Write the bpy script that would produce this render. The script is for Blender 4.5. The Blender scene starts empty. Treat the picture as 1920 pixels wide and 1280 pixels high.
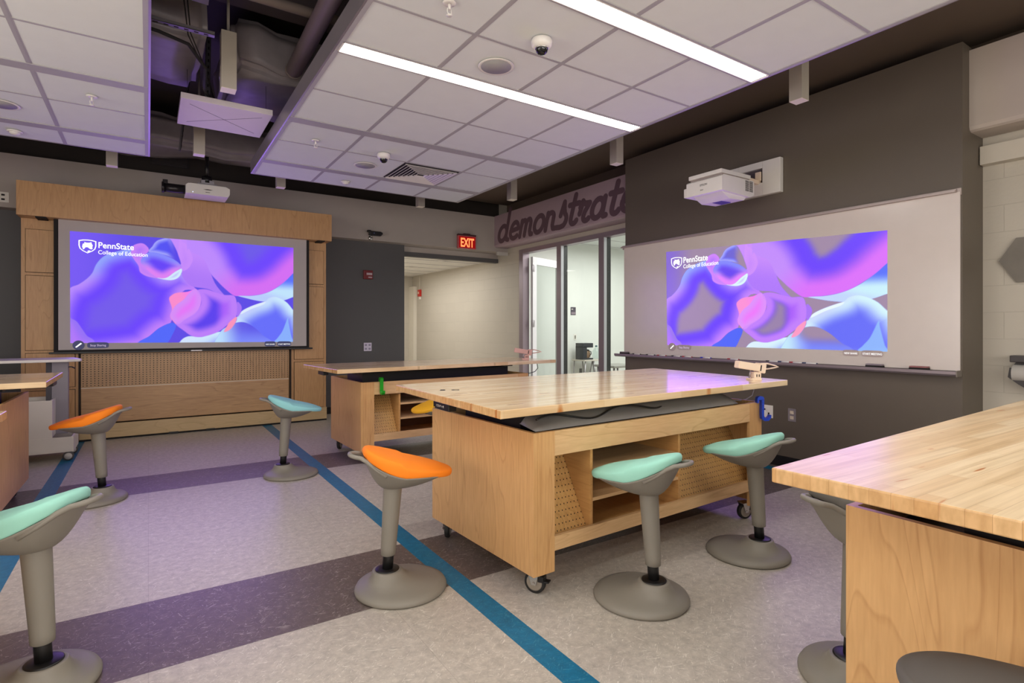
import bpy, bmesh, math, random
import numpy as np
from mathutils import Vector, Matrix
random.seed(7)
S = bpy.context.scene
COL = S.collection

# ------------------------------------------------------------------ camera
YAW = math.radians(33.45)
cd = bpy.data.cameras.new('camera'); cam = bpy.data.objects.new('camera', cd); COL.objects.link(cam)
cam.location = (0, 0, 1.30)
cam.rotation_euler = (math.pi/2, 0, -YAW)
cd.sensor_width = 36.0; cd.lens = 36.0*1032/1920
cd.shift_y = -(640-615)/1920.0
cd.clip_start = 0.02; cd.clip_end = 60
S.camera = cam

# ------------------------------------------------------------------ world, exposure
w = bpy.data.worlds.new('world'); S.world = w; w.use_nodes = True
w.node_tree.nodes['Background'].inputs[0].default_value = (0.8, 0.88, 1, 1)
w.node_tree.nodes['Background'].inputs[1].default_value = 0.35
S.view_settings.view_transform = 'Standard'
S.view_settings.look = 'None'
S.view_settings.gamma = 1
S.view_settings.use_curve_mapping = False
S.view_settings.exposure = 0.0

LAMP = 18.0          # emission of the linear ceiling lights
def area(name, loc, rot, sx, sy, watts, color=(1, 1, 1), spread=180):
    l = bpy.data.lights.new(name, 'AREA'); l.shape = 'RECTANGLE'; l.size = sx; l.size_y = sy
    l.energy = watts; l.color = color; l.spread = math.radians(spread)
    o = bpy.data.objects.new(name, l); COL.objects.link(o)
    o.location = loc; o.rotation_euler = rot
    return o
# unseen soft fill lamps added at the rear and left walls; no windows there
area('rear_fill_light', (0.8, -2.9, 1.75), (math.radians(90), 0, 0), 6.0, 1.7, 150, (1, 0.95, 0.9))
area('left_fill_light', (-3.3, 2.0, 1.7), (math.radians(90), 0, math.radians(-90)), 5.0, 1.6, 85, (1, 0.97, 0.94))
# ceiling lamps of the corridor and of the small room behind the glass
area('corridor_lamp', (3.9, 10.3, 2.52), (0, 0, 0), 1.6, 2.6, 60, (1, 0.98, 0.94))
area('kitchenette_lamp', (7.3, 6.4, 2.9), (0, 0, 0), 2.6, 2.6, 125, (1, 0.99, 0.97))

# the light the two projected pictures throw back into the room
area('front_picture_light', (.46, 7.86, 1.76), (math.radians(-90), 0, 0), 2.36, 1.26, 16, (.40, .22, 1), 140)
area('board_picture_light', (4.945, 3.16, 1.64), (math.radians(90), 0, math.radians(90)), 2.2, 1.0, 11, (.42, .2, 1), 140)

# ------------------------------------------------------------------ materials
def lin(c):
    return tuple(((x/255.)/12.92 if x/255. <= .04045 else ((x/255.+.055)/1.055)**2.4) for x in c)
def newmat(name):
    m = bpy.data.materials.new(name); m.use_nodes = True
    nt = m.node_tree; b = nt.nodes['Principled BSDF']
    return m, nt, b
def N(nt, t, **k):
    n = nt.nodes.new(t)
    for a, v in k.items(): setattr(n, a, v)
    return n
def plain(name, rgb, rough=.5, metal=0, spec=.5, emit=0, var=0.0, bump=0.0, bscale=200):
    """rgb are 0..255 sRGB albedo values; var adds a faint procedural mottling"""
    m, nt, b = newmat(name); c = lin(rgb)
    b.inputs['Base Color'].default_value = (*c, 1)
    b.inputs['Roughness'].default_value = rough
    b.inputs['Metallic'].default_value = metal
    b.inputs['Specular IOR Level'].default_value = spec
    if emit:
        b.inputs['Emission Color'].default_value = (*c, 1); b.inputs['Emission Strength'].default_value = emit
    tc = N(nt, 'ShaderNodeTexCoord'); nz = N(nt, 'ShaderNodeTexNoise')
    nz.inputs['Scale'].default_value = 9; nz.inputs['Detail'].default_value = 4
    nt.links.new(tc.outputs['Object'], nz.inputs['Vector'])
    v = var or .03
    mx = N(nt, 'ShaderNodeMix', data_type='RGBA')
    mx.inputs['A'].default_value = (*[x*(1-v) for x in c], 1); mx.inputs['B'].default_value = (*[min(1, x*(1+v)) for x in c], 1)
    nt.links.new(nz.outputs['Fac'], mx.inputs['Factor']); nt.links.new(mx.outputs['Result'], b.inputs['Base Color'])
    if bump:
        n2 = N(nt, 'ShaderNodeTexNoise'); n2.inputs['Scale'].default_value = bscale; n2.inputs['Detail'].default_value = 3
        bp = N(nt, 'ShaderNodeBump'); bp.inputs['Strength'].default_value = bump; bp.inputs['Distance'].default_value = .002
        nt.links.new(tc.outputs['Object'], n2.inputs['Vector']); nt.links.new(n2.outputs['Fac'], bp.inputs['Height'])
        nt.links.new(bp.outputs['Normal'], b.inputs['Normal'])
    return m
def ramp(nt, stops):
    r = N(nt, 'ShaderNodeValToRGB'); e = r.color_ramp.elements
    while len(e) < len(stops): e.new(.5)
    for i, (p, c) in enumerate(stops): e[i].position = p; e[i].color = (*c, 1) if len(c) == 3 else c
    return r
def maple(name, dark, light, axis='z', rough=.38, scale=1.0):
    m, nt, b = newmat(name)
    tc = N(nt, 'ShaderNodeTexCoord'); mp = N(nt, 'ShaderNodeMapping')
    sc = {'z': (5, 5, .55), 'x': (.55, 5, 5), 'y': (5, .55, 5)}[axis]
    mp.inputs['Scale'].default_value = tuple(s*scale for s in sc)
    n1 = N(nt, 'ShaderNodeTexNoise'); n1.inputs['Scale'].default_value = 1.1; n1.inputs['Detail'].default_value = 1.5; n1.inputs['Distortion'].default_value = .6
    ml = N(nt, 'ShaderNodeMath', operation='MULTIPLY'); ml.inputs[1].default_value = 11
    fr = N(nt, 'ShaderNodeMath', operation='FRACT')
    r1 = ramp(nt, [(0, (.0,)*3), (.06, (1,)*3), (.9, (.75,)*3), (1, (0,)*3)])
    n2 = N(nt, 'ShaderNodeTexNoise'); n2.inputs['Scale'].default_value = 14; n2.inputs['Detail'].default_value = 6
    n3 = N(nt, 'ShaderNodeTexNoise'); n3.inputs['Scale'].default_value = 1.3
    L = nt.links.new
    L(tc.outputs['Object'], mp.inputs['Vector']); L(mp.outputs['Vector'], n1.inputs['Vector']); L(mp.outputs['Vector'], n2.inputs['Vector'])
    L(tc.outputs['Object'], n3.inputs['Vector'])
    L(n1.outputs['Fac'], ml.inputs[0]); L(ml.outputs[0], fr.inputs[0]); L(fr.outputs[0], r1.inputs['Fac'])
    a1 = N(nt, 'ShaderNodeMath', operation='MULTIPLY'); a1.inputs[1].default_value = .20
    a2 = N(nt, 'ShaderNodeMath', operation='MULTIPLY'); a2.inputs[1].default_value = .42
    a3 = N(nt, 'ShaderNodeMath', operation='MULTIPLY'); a3.inputs[1].default_value = .35
    s1 = N(nt, 'ShaderNodeMath', operation='ADD'); s2 = N(nt, 'ShaderNodeMath', operation='ADD')
    L(r1.outputs['Color'], a1.inputs[0]); L(n2.outputs['Fac'], a2.inputs[0]); L(n3.outputs['Fac'], a3.inputs[0])
    L(a1.outputs[0], s1.inputs[0]); L(a2.outputs[0], s1.inputs[1]); L(s1.outputs[0], s2.inputs[0]); L(a3.outputs[0], s2.inputs[1])
    rc = ramp(nt, [(.22, lin(dark)), (.72, lin(light))])
    L(s2.outputs[0], rc.inputs['Fac']); L(rc.outputs['Color'], b.inputs['Base Color'])
    b.inputs['Roughness'].default_value = rough; b.inputs['Specular IOR Level'].default_value = .4
    return m
def holes(m, plane, pitch, rad, hole=(38, 24, 14)):
    """adds a regular dot pattern (peg holes) to a material; plane = the two object axes, pitch = spacing on each"""
    nt = m.node_tree; b = nt.nodes['Principled BSDF']; L = nt.links.new
    src = b.inputs['Base Color'].links[0].from_socket
    tc = N(nt, 'ShaderNodeTexCoord'); sx = N(nt, 'ShaderNodeSeparateXYZ'); L(tc.outputs['Object'], sx.inputs[0])
    o = []
    for ax, pt_ in zip(plane, pitch):
        prev = sx.outputs[ax]
        for op, v in (('DIVIDE', pt_), ('ADD', 100), ('FRACT', 0), ('SUBTRACT', .5), ('MULTIPLY', pt_), ('POWER2', 0)):
            n = N(nt, 'ShaderNodeMath', operation='MULTIPLY' if op == 'POWER2' else op); L(prev, n.inputs[0])
            if op == 'POWER2': L(prev, n.inputs[1])
            else: n.inputs[1].default_value = v
            prev = n.outputs[0]
        o.append(prev)
    a = N(nt, 'ShaderNodeMath', operation='ADD'); L(o[0], a.inputs[0]); L(o[1], a.inputs[1])
    lt = N(nt, 'ShaderNodeMath', operation='LESS_THAN'); lt.inputs[1].default_value = rad**2; L(a.outputs[0], lt.inputs[0])
    mx = N(nt, 'ShaderNodeMix', data_type='RGBA'); L(lt.outputs[0], mx.inputs['Factor']); L(src, mx.inputs['A']); mx.inputs['B'].default_value = (*lin(hole), 1)
    L(mx.outputs['Result'], b.inputs['Base Color'])
    return m
def butcher(name, c1, c2, rough=.15, strip=.043):
    m, nt, b = newmat(name); L = nt.links.new
    tc = N(nt, 'ShaderNodeTexCoord'); br = N(nt, 'ShaderNodeTexBrick')
    br.inputs['Scale'].default_value = 1; br.inputs['Brick Width'].default_value = .62; br.inputs['Row Height'].default_value = strip
    br.inputs['Mortar Size'].default_value = .0006; br.inputs['Mortar Smooth'].default_value = .3; br.inputs['Bias'].default_value = 0
    br.offset = .37; br.inputs['Color1'].default_value = (*lin(c1), 1); br.inputs['Color2'].default_value = (*lin(c2), 1)
    br.inputs['Mortar'].default_value = (*[x*.8 for x in lin(c2)], 1)
    mp = N(nt, 'ShaderNodeMapping'); mp.inputs['Scale'].default_value = (2.2, 60, 24)
    nz = N(nt, 'ShaderNodeTexNoise'); nz.inputs['Scale'].default_value = 1; nz.inputs['Detail'].default_value = 5
    L(tc.outputs['Object'], br.inputs['Vector']); L(tc.outputs['Object'], mp.inputs['Vector']); L(mp.outputs['Vector'], nz.inputs['Vector'])
    r = ramp(nt, [(.3, (.72, .66, .56)), (.62, (1, 1, 1))]); L(nz.outputs['Fac'], r.inputs['Fac'])
    mx = N(nt, 'ShaderNodeMix', data_type='RGBA', blend_type='MULTIPLY'); mx.inputs['Factor'].default_value = .75
    L(br.outputs['Color'], mx.inputs['A']); L(r.outputs['Color'], mx.inputs['B'])
    # rare brown mineral streaks
    mp2 = N(nt, 'ShaderNodeMapping'); mp2.inputs['Scale'].default_value = (5, 34, 1)
    n2 = N(nt, 'ShaderNodeTexNoise'); n2.inputs['Scale'].default_value = 1; n2.inputs['Detail'].default_value = 0
    r2 = ramp(nt, [(.77, (0, 0, 0)), (.79, (1, 1, 1))])
    L(tc.outputs['Object'], mp2.inputs['Vector']); L(mp2.outputs['Vector'], n2.inputs['Vector']); L(n2.outputs['Fac'], r2.inputs['Fac'])
    m2 = N(nt, 'ShaderNodeMix', data_type='RGBA'); L(r2.outputs['Color'], m2.inputs['Factor']); L(mx.outputs['Result'], m2.inputs['A'])
    m2.inputs['B'].default_value = (*lin((190, 120, 60)), 1)
    # sawn ends are end grain: a touch browner
    ge = N(nt, 'ShaderNodeNewGeometry'); tr = N(nt, 'ShaderNodeVectorTransform', vector_type='NORMAL', convert_from='WORLD', convert_to='OBJECT')
    se = N(nt, 'ShaderNodeSeparateXYZ'); ab = N(nt, 'ShaderNodeMath', operation='ABSOLUTE')
    L(ge.outputs['Normal'], tr.inputs[0]); L(tr.outputs[0], se.inputs[0]); L(se.outputs[0], ab.inputs[0])
    g = N(nt, 'ShaderNodeMath', operation='GREATER_THAN'); g.inputs[1].default_value = .7; L(ab.outputs[0], g.inputs[0])
    m3 = N(nt, 'ShaderNodeMix', data_type='RGBA', blend_type='MULTIPLY'); L(g.outputs[0], m3.inputs['Factor']); L(m2.outputs['Result'], m3.inputs['A']); m3.inputs['B'].default_value = (.86, .70, .52, 1)
    L(m3.outputs['Result'], b.inputs['Base Color'])
    b.inputs['Roughness'].default_value = rough; b.inputs['Specular IOR Level'].default_value = .5
    return m
def lino(name, rgb, fleck, amount=1.0):
    """marbled linoleum: soft clouds plus thin light flecks in several directions"""
    m, nt, b = newmat(name); L = nt.links.new
    tc = N(nt, 'ShaderNodeTexCoord'); last = None
    n0 = N(nt, 'ShaderNodeTexNoise'); n0.inputs['Scale'].default_value = 26; n0.inputs['Detail'].default_value = 6; n0.inputs['Roughness'].default_value = .7
    L(tc.outputs['Object'], n0.inputs['Vector'])
    c = lin(rgb)
    r0 = ramp(nt, [(.3, tuple(x*.78 for x in c)), (.7, tuple(min(1, x*1.22) for x in c))]); L(n0.outputs['Fac'], r0.inputs['Fac'])
    for k, (ang, sx, sy, lo) in enumerate([(20, 18, 110, .68), (75, 22, 130, .70), (-35, 16, 110, .69), (130, 24, 140, .70)]):
        mp = N(nt, 'ShaderNodeMapping'); mp.inputs['Rotation'].default_value = (0, 0, math.radians(ang)); 
        mp2 = N(nt, 'ShaderNodeMapping'); mp2.inputs['Scale'].default_value = (sx, sy, 1); mp2.inputs['Location'].default_value = (k*3.7, k*9.1, 0)
        nz = N(nt, 'ShaderNodeTexNoise'); nz.inputs['Scale'].default_value = 1; nz.inputs['Detail'].default_value = 1; nz.inputs['Distortion'].default_value = 1.6
        rr = ramp(nt, [(lo, (0, 0, 0)), (lo+.03, (1, 1, 1))])
        L(tc.outputs['Object'], mp.inputs['Vector']); L(mp.outputs['Vector'], mp2.inputs['Vector']); L(mp2.outputs['Vector'], nz.inputs['Vector']); L(nz.outputs['Fac'], rr.inputs['Fac'])
        if last is None: last = rr.outputs['Color']
        else:
            a = N(nt, 'ShaderNodeMath', operation='MAXIMUM'); L(last, a.inputs[0]); L(rr.outputs['Color'], a.inputs[1]); last = a.outputs[0]
    am = N(nt, 'ShaderNodeMath', operation='MULTIPLY'); am.inputs[1].default_value = amount; L(last, am.inputs[0])
    mx = N(nt, 'ShaderNodeMix', data_type='RGBA'); L(am.outputs[0], mx.inputs['Factor']); L(r0.outputs['Color'], mx.inputs['A']); mx.inputs['B'].default_value = (*lin(fleck), 1)
    # faint sheet seams
    br = N(nt, 'ShaderNodeTexBrick'); br.inputs['Scale'].default_value = 1; br.inputs['Brick Width'].default_value = .95; br.inputs['Row Height'].default_value = 40
    br.inputs['Mortar Size'].default_value = .0018; br.offset = 0; br.inputs['Color1'].default_value = (1, 1, 1, 1); br.inputs['Color2'].default_value = (1, 1, 1, 1); br.inputs['Mortar'].default_value = (.8, .78, .78, 1)
    L(tc.outputs['Object'], br.inputs['Vector'])
    m2 = N(nt, 'ShaderNodeMix', data_type='RGBA', blend_type='MULTIPLY'); m2.inputs['Factor'].default_value = .8; L(mx.outputs['Result'], m2.inputs['A']); L(br.outputs['Color'], m2.inputs['B'])
    L(m2.outputs['Result'], b.inputs['Base Color'])
    b.inputs['Roughness'].default_value = .40; b.inputs['Specular IOR Level'].default_value = .45
    return m
def block(name, rgb, plane):
    """painted concrete block wall: shallow mortar joints as bump"""
    m, nt, b = newmat(name); L = nt.links.new
    tc = N(nt, 'ShaderNodeTexCoord'); s = N(nt, 'ShaderNodeSeparateXYZ'); c = N(nt, 'ShaderNodeCombineXYZ')
    L(tc.outputs['Object'], s.inputs[0]); L(s.outputs[plane[0]], c.inputs[0]); L(s.outputs[plane[1]], c.inputs[1])
    br = N(nt, 'ShaderNodeTexBrick'); br.inputs['Scale'].default_value = 1; br.inputs['Brick Width'].default_value = .406; br.inputs['Row Height'].default_value = .203
    br.inputs['Mortar Size'].default_value = .004; br.inputs['Mortar Smooth'].default_value = .6
    k = lin(rgb); br.inputs['Color1'].default_value = (*k, 1); br.inputs['Color2'].default_value = (*[x*.97 for x in k], 1); br.inputs['Mortar'].default_value = (*[x*.9 for x in k], 1)
    L(c.outputs[0], br.inputs['Vector']); L(br.outputs['Color'], b.inputs['Base Color'])
    n = N(nt, 'ShaderNodeTexNoise'); n.inputs['Scale'].default_value = 45; n.inputs['Detail'].default_value = 4; L(tc.outputs['Object'], n.inputs['Vector'])
    m1 = N(nt, 'ShaderNodeMath', operation='MULTIPLY'); m1.inputs[1].default_value = -1.6; L(br.outputs['Fac'], m1.inputs[0])
    ad = N(nt, 'ShaderNodeMath', operation='ADD'); L(m1.outputs[0], ad.inputs[0]); L(n.outputs['Fac'], ad.inputs[1])
    bp = N(nt, 'ShaderNodeBump'); bp.inputs['Strength'].default_value = .35; bp.inputs['Distance'].default_value = .004
    L(ad.outputs[0], bp.inputs['Height']); L(bp.outputs['Normal'], b.inputs['Normal']); b.inputs['Roughness'].default_value = .55
    return m
def glass(name, tint=(246, 249, 247), rough=.0, alpha=.12):
    m = bpy.data.materials.new(name); m.use_nodes = True; nt = m.node_tree; nt.nodes.clear()
    o = N(nt, 'ShaderNodeOutputMaterial'); t = N(nt, 'ShaderNodeBsdfTransparent'); t.inputs[0].default_value = (*lin(tint), 1)
    g = N(nt, 'ShaderNodeBsdfGlossy'); g.inputs['Roughness'].default_value = rough
    lw = N(nt, 'ShaderNodeLayerWeight'); pw = N(nt, 'ShaderNodeMath', operation='POWER'); pw.inputs[1].default_value = 5
    fr = N(nt, 'ShaderNodeMath', operation='MULTIPLY_ADD'); fr.inputs[1].default_value = .5; fr.inputs[2].default_value = .03
    nt.links.new(lw.outputs['Facing'], pw.inputs[0]); nt.links.new(pw.outputs[0], fr.inputs[0])
    mx = N(nt, 'ShaderNodeMixShader'); nt.links.new(fr.outputs[0], mx.inputs[0]); nt.links.new(t.outputs[0], mx.inputs[1]); nt.links.new(g.outputs[0], mx.inputs[2])
    nt.links.new(mx.outputs[0], o.inputs[0]); return m
def glow(name, rgb, strength):
    m = bpy.data.materials.new(name); m.use_nodes = True; nt = m.node_tree; nt.nodes.clear()
    o = N(nt, 'ShaderNodeOutputMaterial'); e = N(nt, 'ShaderNodeEmission'); e.inputs[0].default_value = (*lin(rgb), 1); e.inputs[1].default_value = strength
    nt.links.new(e.outputs[0], o.inputs[0]); return m

MP_V = maple('maple veneer upright grain', (182, 132, 80), (222, 176, 120), 'z')
MP_H = maple('maple veneer level grain', (192, 148, 100), (230, 192, 142), 'x')
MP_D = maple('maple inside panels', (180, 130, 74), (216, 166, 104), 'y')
MP_WALL = maple('maple wall panelling', (172, 128, 84), (206, 162, 114), 'z')
MP_WALLH = maple('maple wall panelling level grain', (158, 120, 84), (206, 166, 122), 'x')
PEG_T = holes(maple('maple pegboard', (178, 130, 72), (222, 176, 112), 'z'), (0, 2), (.0235, .0265), .0033)
PEG_W = holes(maple('maple wall pegboard', (158, 122, 86), (196, 158, 116), 'z'), (0, 2), (.0357, .027), .0058)
BUTCH = butcher('butcher block maple', (240, 216, 178), (226, 194, 150))
BUTCH_SATIN = butcher('satin butcher block maple', (240, 216, 178), (222, 188, 142), rough=.32)
STEEL_BLK = plain('black painted steel', (26, 23, 24), .42)
BLK = plain('black plastic', (18, 17, 18), .4)
BLK_M = plain('matte black', (24, 20, 20), .8)
DGREY_SHEET = plain('dark grey laminate', (134, 132, 130), .35)
GREY_PL = plain('warm grey plastic', (134, 128, 118), .5, bump=.12, bscale=900)
WHITE_PL = plain('white plastic', (226, 222, 216), .4)
CREAM = plain('cream plastic', (236, 214, 190), .45)
WHITE_MET = plain('white painted metal', (222, 216, 210), .4)
CHROME = plain('zinc plated steel', (190, 188, 184), .25, 1)
ALU = plain('silver aluminium', (172, 168, 172), .32, .7)
DARKPAINT = plain('dark taupe wall paint', (98, 89, 78), .5, bump=.05, bscale=300)
CHARCOAL = plain('charcoal wall paint', (82, 80, 82), .55)
BLACKPAINT = plain('black ceiling paint', (50, 42, 37), .7)
BANDPAINT = plain('light grey wall paint', (172, 162, 156), .6)
BANDPAINT2 = plain('mauve grey wall paint', (170, 148, 156), .6)
OFFWHITE = plain('off white paint', (222, 215, 200), .6)
COOLWHITE = plain('cool white paint', (228, 230, 226), .6)
TILE = plain('white acoustic tile', (220, 224, 222), .9, bump=.15, bscale=400)
GRID = plain('white tile grid', (166, 162, 166), .6)
FOIL = plain('dark duct insulation', (142, 134, 138), .45, var=.25, bump=.6, bscale=12)
PIPE = plain('dark painted pipe', (146, 132, 126), .6)
RED = plain('red plastic', (200, 40, 30), .4)
DRED = plain('dark red plastic', (110, 20, 22), .4)
RUBBER = plain('black rubber', (28, 27, 27), .6)
LENS = plain('dark lens glass', (12, 12, 18), .05)
PAPER = plain('white paper', (235, 230, 222), .8)
LINE = plain('grey printed ink', (84, 70, 90), .7)
INK = plain('dark ink', (30, 26, 26), .7)
HOLE = plain('dark slot', (34, 28, 28), .8)
FELT = plain('grey felt', (126, 120, 112), .95, var=.22, bump=.5, bscale=260)
BOARD = plain('glossy whiteboard enamel', (214, 204, 196), .18)
FABR = plain('matte projection fabric', (186, 178, 176), .8)

# ------------------------------------------------------------------ mesh helpers
class M:
    def __init__(s): s.bm = bmesh.new()
    def box(s, x0, x1, y0, y1, z0, z1, bev=0.0, seg=2, mi=0):
        t = bmesh.new(); bmesh.ops.create_cube(t, size=1)
        for v in t.verts: v.co = Vector((x0+(v.co.x+.5)*(x1-x0), y0+(v.co.y+.5)*(y1-y0), z0+(v.co.z+.5)*(z1-z0)))
        if bev: bmesh.ops.bevel(t, geom=list(t.edges), offset=bev, segments=seg, affect='EDGES', profile=.6)
        s.add(t, mi); return s
    def add(s, t, mi=0, mat=None):
        mp = {}
        for v in t.verts: mp[v] = s.bm.verts.new(mat @ v.co if mat else v.co)
        for f in t.faces:
            try: g = s.bm.faces.new([mp[v] for v in f.verts]); g.material_index = mi; g.smooth = f.smooth
            except ValueError: pass
        t.free()
    def ring(s, pts): return [s.bm.verts.new(p) for p in pts]
    def bridge(s, a, b, smooth=True, mi=0):
        n = len(a)
        for i in range(n):
            f = s.bm.faces.new((a[i], a[(i+1) % n], b[(i+1) % n], b[i])); f.smooth = smooth; f.material_index = mi
    def cap(s, a, flip=False, mi=0, smooth=False):
        f = s.bm.faces.new(a[::-1] if flip else a); f.material_index = mi; f.smooth = smooth
    def rings(s, R, cap0=True, cap1=True, smooth=True, mi=0):
        rs = [s.ring(r) for r in R]
        for a, b in zip(rs, rs[1:]): s.bridge(a, b, smooth, mi)
        if cap0: s.cap(rs[0], True, mi)
        if cap1: s.cap(rs[-1], False, mi)
        return s
    def lathe(s, prof, c=(0, 0, 0), n=32, axis='z', smooth=True, mi=0):
        R = []
        for r, h in prof:
            ring = []
            for i in range(n):
                a = 2*math.pi*i/n; x, y = r*math.cos(a), r*math.sin(a)
                p = {'z': (x, y, h), 'y': (x, h, -y), 'x': (h, x, y)}[axis]
                ring.append((c[0]+p[0], c[1]+p[1], c[2]+p[2]))
            R.append(ring)
        return s.rings(R, smooth=smooth, mi=mi)
    def cyl(s, p0, p1, r0, r1=None, n=20, mi=0, smooth=True):
        r1 = r0 if r1 is None else r1
        p0, p1 = Vector(p0), Vector(p1); d = (p1-p0).normalized()
        u = d.orthogonal().normalized(); v = d.cross(u)
        R = [[p+(u*math.cos(2*math.pi*i/n)+v*math.sin(2*math.pi*i/n))*r for i in range(n)] for p, r in ((p0, r0), (p1, r1))]
        return s.rings(R, smooth=smooth, mi=mi)
    def tube(s, pts, r, n=8, closed=False, flat=1.0, mi=0):
        pts = [Vector(p) for p in pts]; R = []; m = len(pts); up = None
        for i, p in enumerate(pts):
            a = pts[(i-1) % m] if (i > 0 or closed) else p; b = pts[(i+1) % m] if (i < m-1 or closed) else p
            d = (b-a).normalized()
            u = (up - d*up.dot(d)).normalized() if up is not None and (up - d*up.dot(d)).length > 1e-4 else d.orthogonal().normalized()
            up = u; v = d.cross(u)
            R.append([p+(u*math.cos(2*math.pi*k/n)+v*math.sin(2*math.pi*k/n)*flat)*r for k in range(n)])
        if closed:
            rs = [s.ring(r_) for r_ in R]
            for i in range(m): s.bridge(rs[i], rs[(i+1) % m], True, mi)
        else: s.rings(R, mi=mi)
        return s
    def prism(s, poly, z0, z1, mi=0, bev=0):
        t = bmesh.new(); a = [t.verts.new((x, y, z0)) for x, y in poly]; b = [t.verts.new((x, y, z1)) for x, y in poly]
        n = len(poly); t.faces.new(a[::-1]); t.faces.new(b)
        for i in range(n): t.faces.new((a[i], a[(i+1) % n], b[(i+1) % n], b[i]))
        bmesh.ops.recalc_face_normals(t, faces=t.faces)
        if bev: bmesh.ops.bevel(t, geom=list(t.edges), offset=bev, segments=3, affect='EDGES', profile=.5)
        s.add(t, mi); return s
    def extr(s, poly, axis, a0, a1, mi=0):
        """poly of (p,q); axis x -> (y,z), axis y -> (x,z)"""
        f = (lambda p, q, a: (a, p, q)) if axis == 'x' else (lambda p, q, a: (p, a, q))
        t = bmesh.new(); A = [t.verts.new(f(p, q, a0)) for p, q in poly]; B = [t.verts.new(f(p, q, a1)) for p, q in poly]
        n = len(poly); t.faces.new(A); t.faces.new(B[::-1])
        for i in range(n): t.faces.new((A[i], A[(i+1) % n], B[(i+1) % n], B[i]))
        bmesh.ops.recalc_face_normals(t, faces=t.faces); s.add(t, mi); return s
    def quad(s, *p, mi=0):
        f = s.bm.faces.new([s.bm.verts.new(q) for q in p]); f.material_index = mi; return s
    def disc(s, c, r, n=24, nrm='z', mi=0):
        pts = []
        for i in range(n):
            a = 2*math.pi*i/n; x, y = r*math.cos(a), r*math.sin(a)
            pts.append((c[0]+x, c[1]+y, c[2]) if nrm == 'z' else (c[0]+x, c[1], c[2]+y) if nrm == 'y' else (c[0], c[1]+x, c[2]+y))
        s.cap(s.ring(pts), mi=mi); return s
    def obj(s, name, mats, parent=None, recalc=True):
        if recalc: bmesh.ops.recalc_face_normals(s.bm, faces=s.bm.faces)
        me = bpy.data.meshes.new(name); s.bm.to_mesh(me); s.bm.free()
        for m in (mats if isinstance(mats, (list, tuple)) else [mats]): me.materials.append(m)
        o = bpy.data.objects.new(name, me); COL.objects.link(o)
        if parent is not None: o.parent = parent
        return o
def thing(name, label, cat, loc=(0, 0, 0), rz=0, group=None):
    o = bpy.data.objects.new(name, None); COL.objects.link(o); o.empty_display_size = .1
    o.location = loc; o.rotation_euler = (0, 0, rz); o['label'] = label; o['category'] = cat
    if group: o['group'] = group
    return o
def tag(o, label, cat, group=None, kind=None, loc=None, rz=None):
    o['label'] = label; o['category'] = cat
    if group: o['group'] = group
    if kind: o['kind'] = kind
    if loc is not None: o.location = loc
    if rz is not None: o.rotation_euler = (0, 0, rz)
    return o
def struct(name, m, mats, label=None):
    o = m.obj(name, mats); o['kind'] = 'structure'
    if label: o['label'] = label; o['category'] = name.split('_')[0]
    return o
def setp(o, loc, rot=(0, 0, 0)): o.location = loc; o.rotation_euler = rot; return o
def text(name, body, size, mat, parent, loc, rot, extrude=.0006, shear=0, align='LEFT', offset=0, sx=1.0, fit=None):
    c = bpy.data.curves.new(name, 'FONT'); c.body = body; c.size = size; c.extrude = extrude; c.shear = shear; c.align_x = align; c.offset = offset
    tmp = bpy.data.objects.new('tmp_text', c); COL.objects.link(tmp)
    bpy.context.view_layer.update()
    me = bpy.data.meshes.new_from_object(tmp.evaluated_get(bpy.context.evaluated_depsgraph_get()))
    bpy.data.objects.remove(tmp); bpy.data.curves.remove(c); me.name = name; me.materials.clear(); me.materials.append(mat)
    o = bpy.data.objects.new(name, me); COL.objects.link(o); o.parent = parent; o.location = loc; o.rotation_euler = rot; o.scale = (sx, 1, 1)
    if fit:
        xs_ = [v.co.x for v in me.vertices]; k_ = fit/(max(xs_)-min(xs_)); o.scale = (k_, k_*sx, 1)
    return o
H = math.pi/2
FACE_Y = (H, 0, 0)              # text standing on a wall that faces -y
FACE_X = (H, 0, -H)             # text on a wall that faces -x
# ------------------------------------------------------------------ setting: floor
LINO_L = lino('light marbled linoleum', (184, 176, 165), (232, 226, 216), .6)
LINO_B = lino('brown marbled linoleum', (100, 88, 82), (186, 176, 168), .55)
LINO_T = lino('blue marbled linoleum', (0, 108, 146), (110, 180, 200), .28)
bl = [(-.72, -.608), (1.268, 1.383), (4.78, 4.9)]
br_ = [(-2.9, -2.3), (-.2, .42), (2.49, 3.135), (5.215, 5.815)]
xs = sorted({-3.4, 9.6, *[v for p in bl for v in p]}); ys = sorted({-3.0, 12.7, *[v for p in br_ for v in p], 8.55})
m = M()
for i in range(len(xs)-1):
    for j in range(len(ys)-1):
        cx, cy = (xs[i]+xs[i+1])/2, (ys[j]+ys[j+1])/2
        mi = 0
        if any(a < cy < b for a, b in br_): mi = 1
        if any(a < cx < b for a, b in bl) and cy < 8.55: mi = 2
        m.quad((xs[i], ys[j], 0), (xs[i+1], ys[j], 0), (xs[i+1], ys[j+1], 0), (xs[i], ys[j+1], 0), mi=mi)
bmesh.ops.remove_doubles(m.bm, verts=m.bm.verts, dist=1e-5)
m.box(-3.4, 9.6, -3, 12.7, -.12, -.01)
struct('floor', m, [LINO_L, LINO_B, LINO_T])

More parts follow.
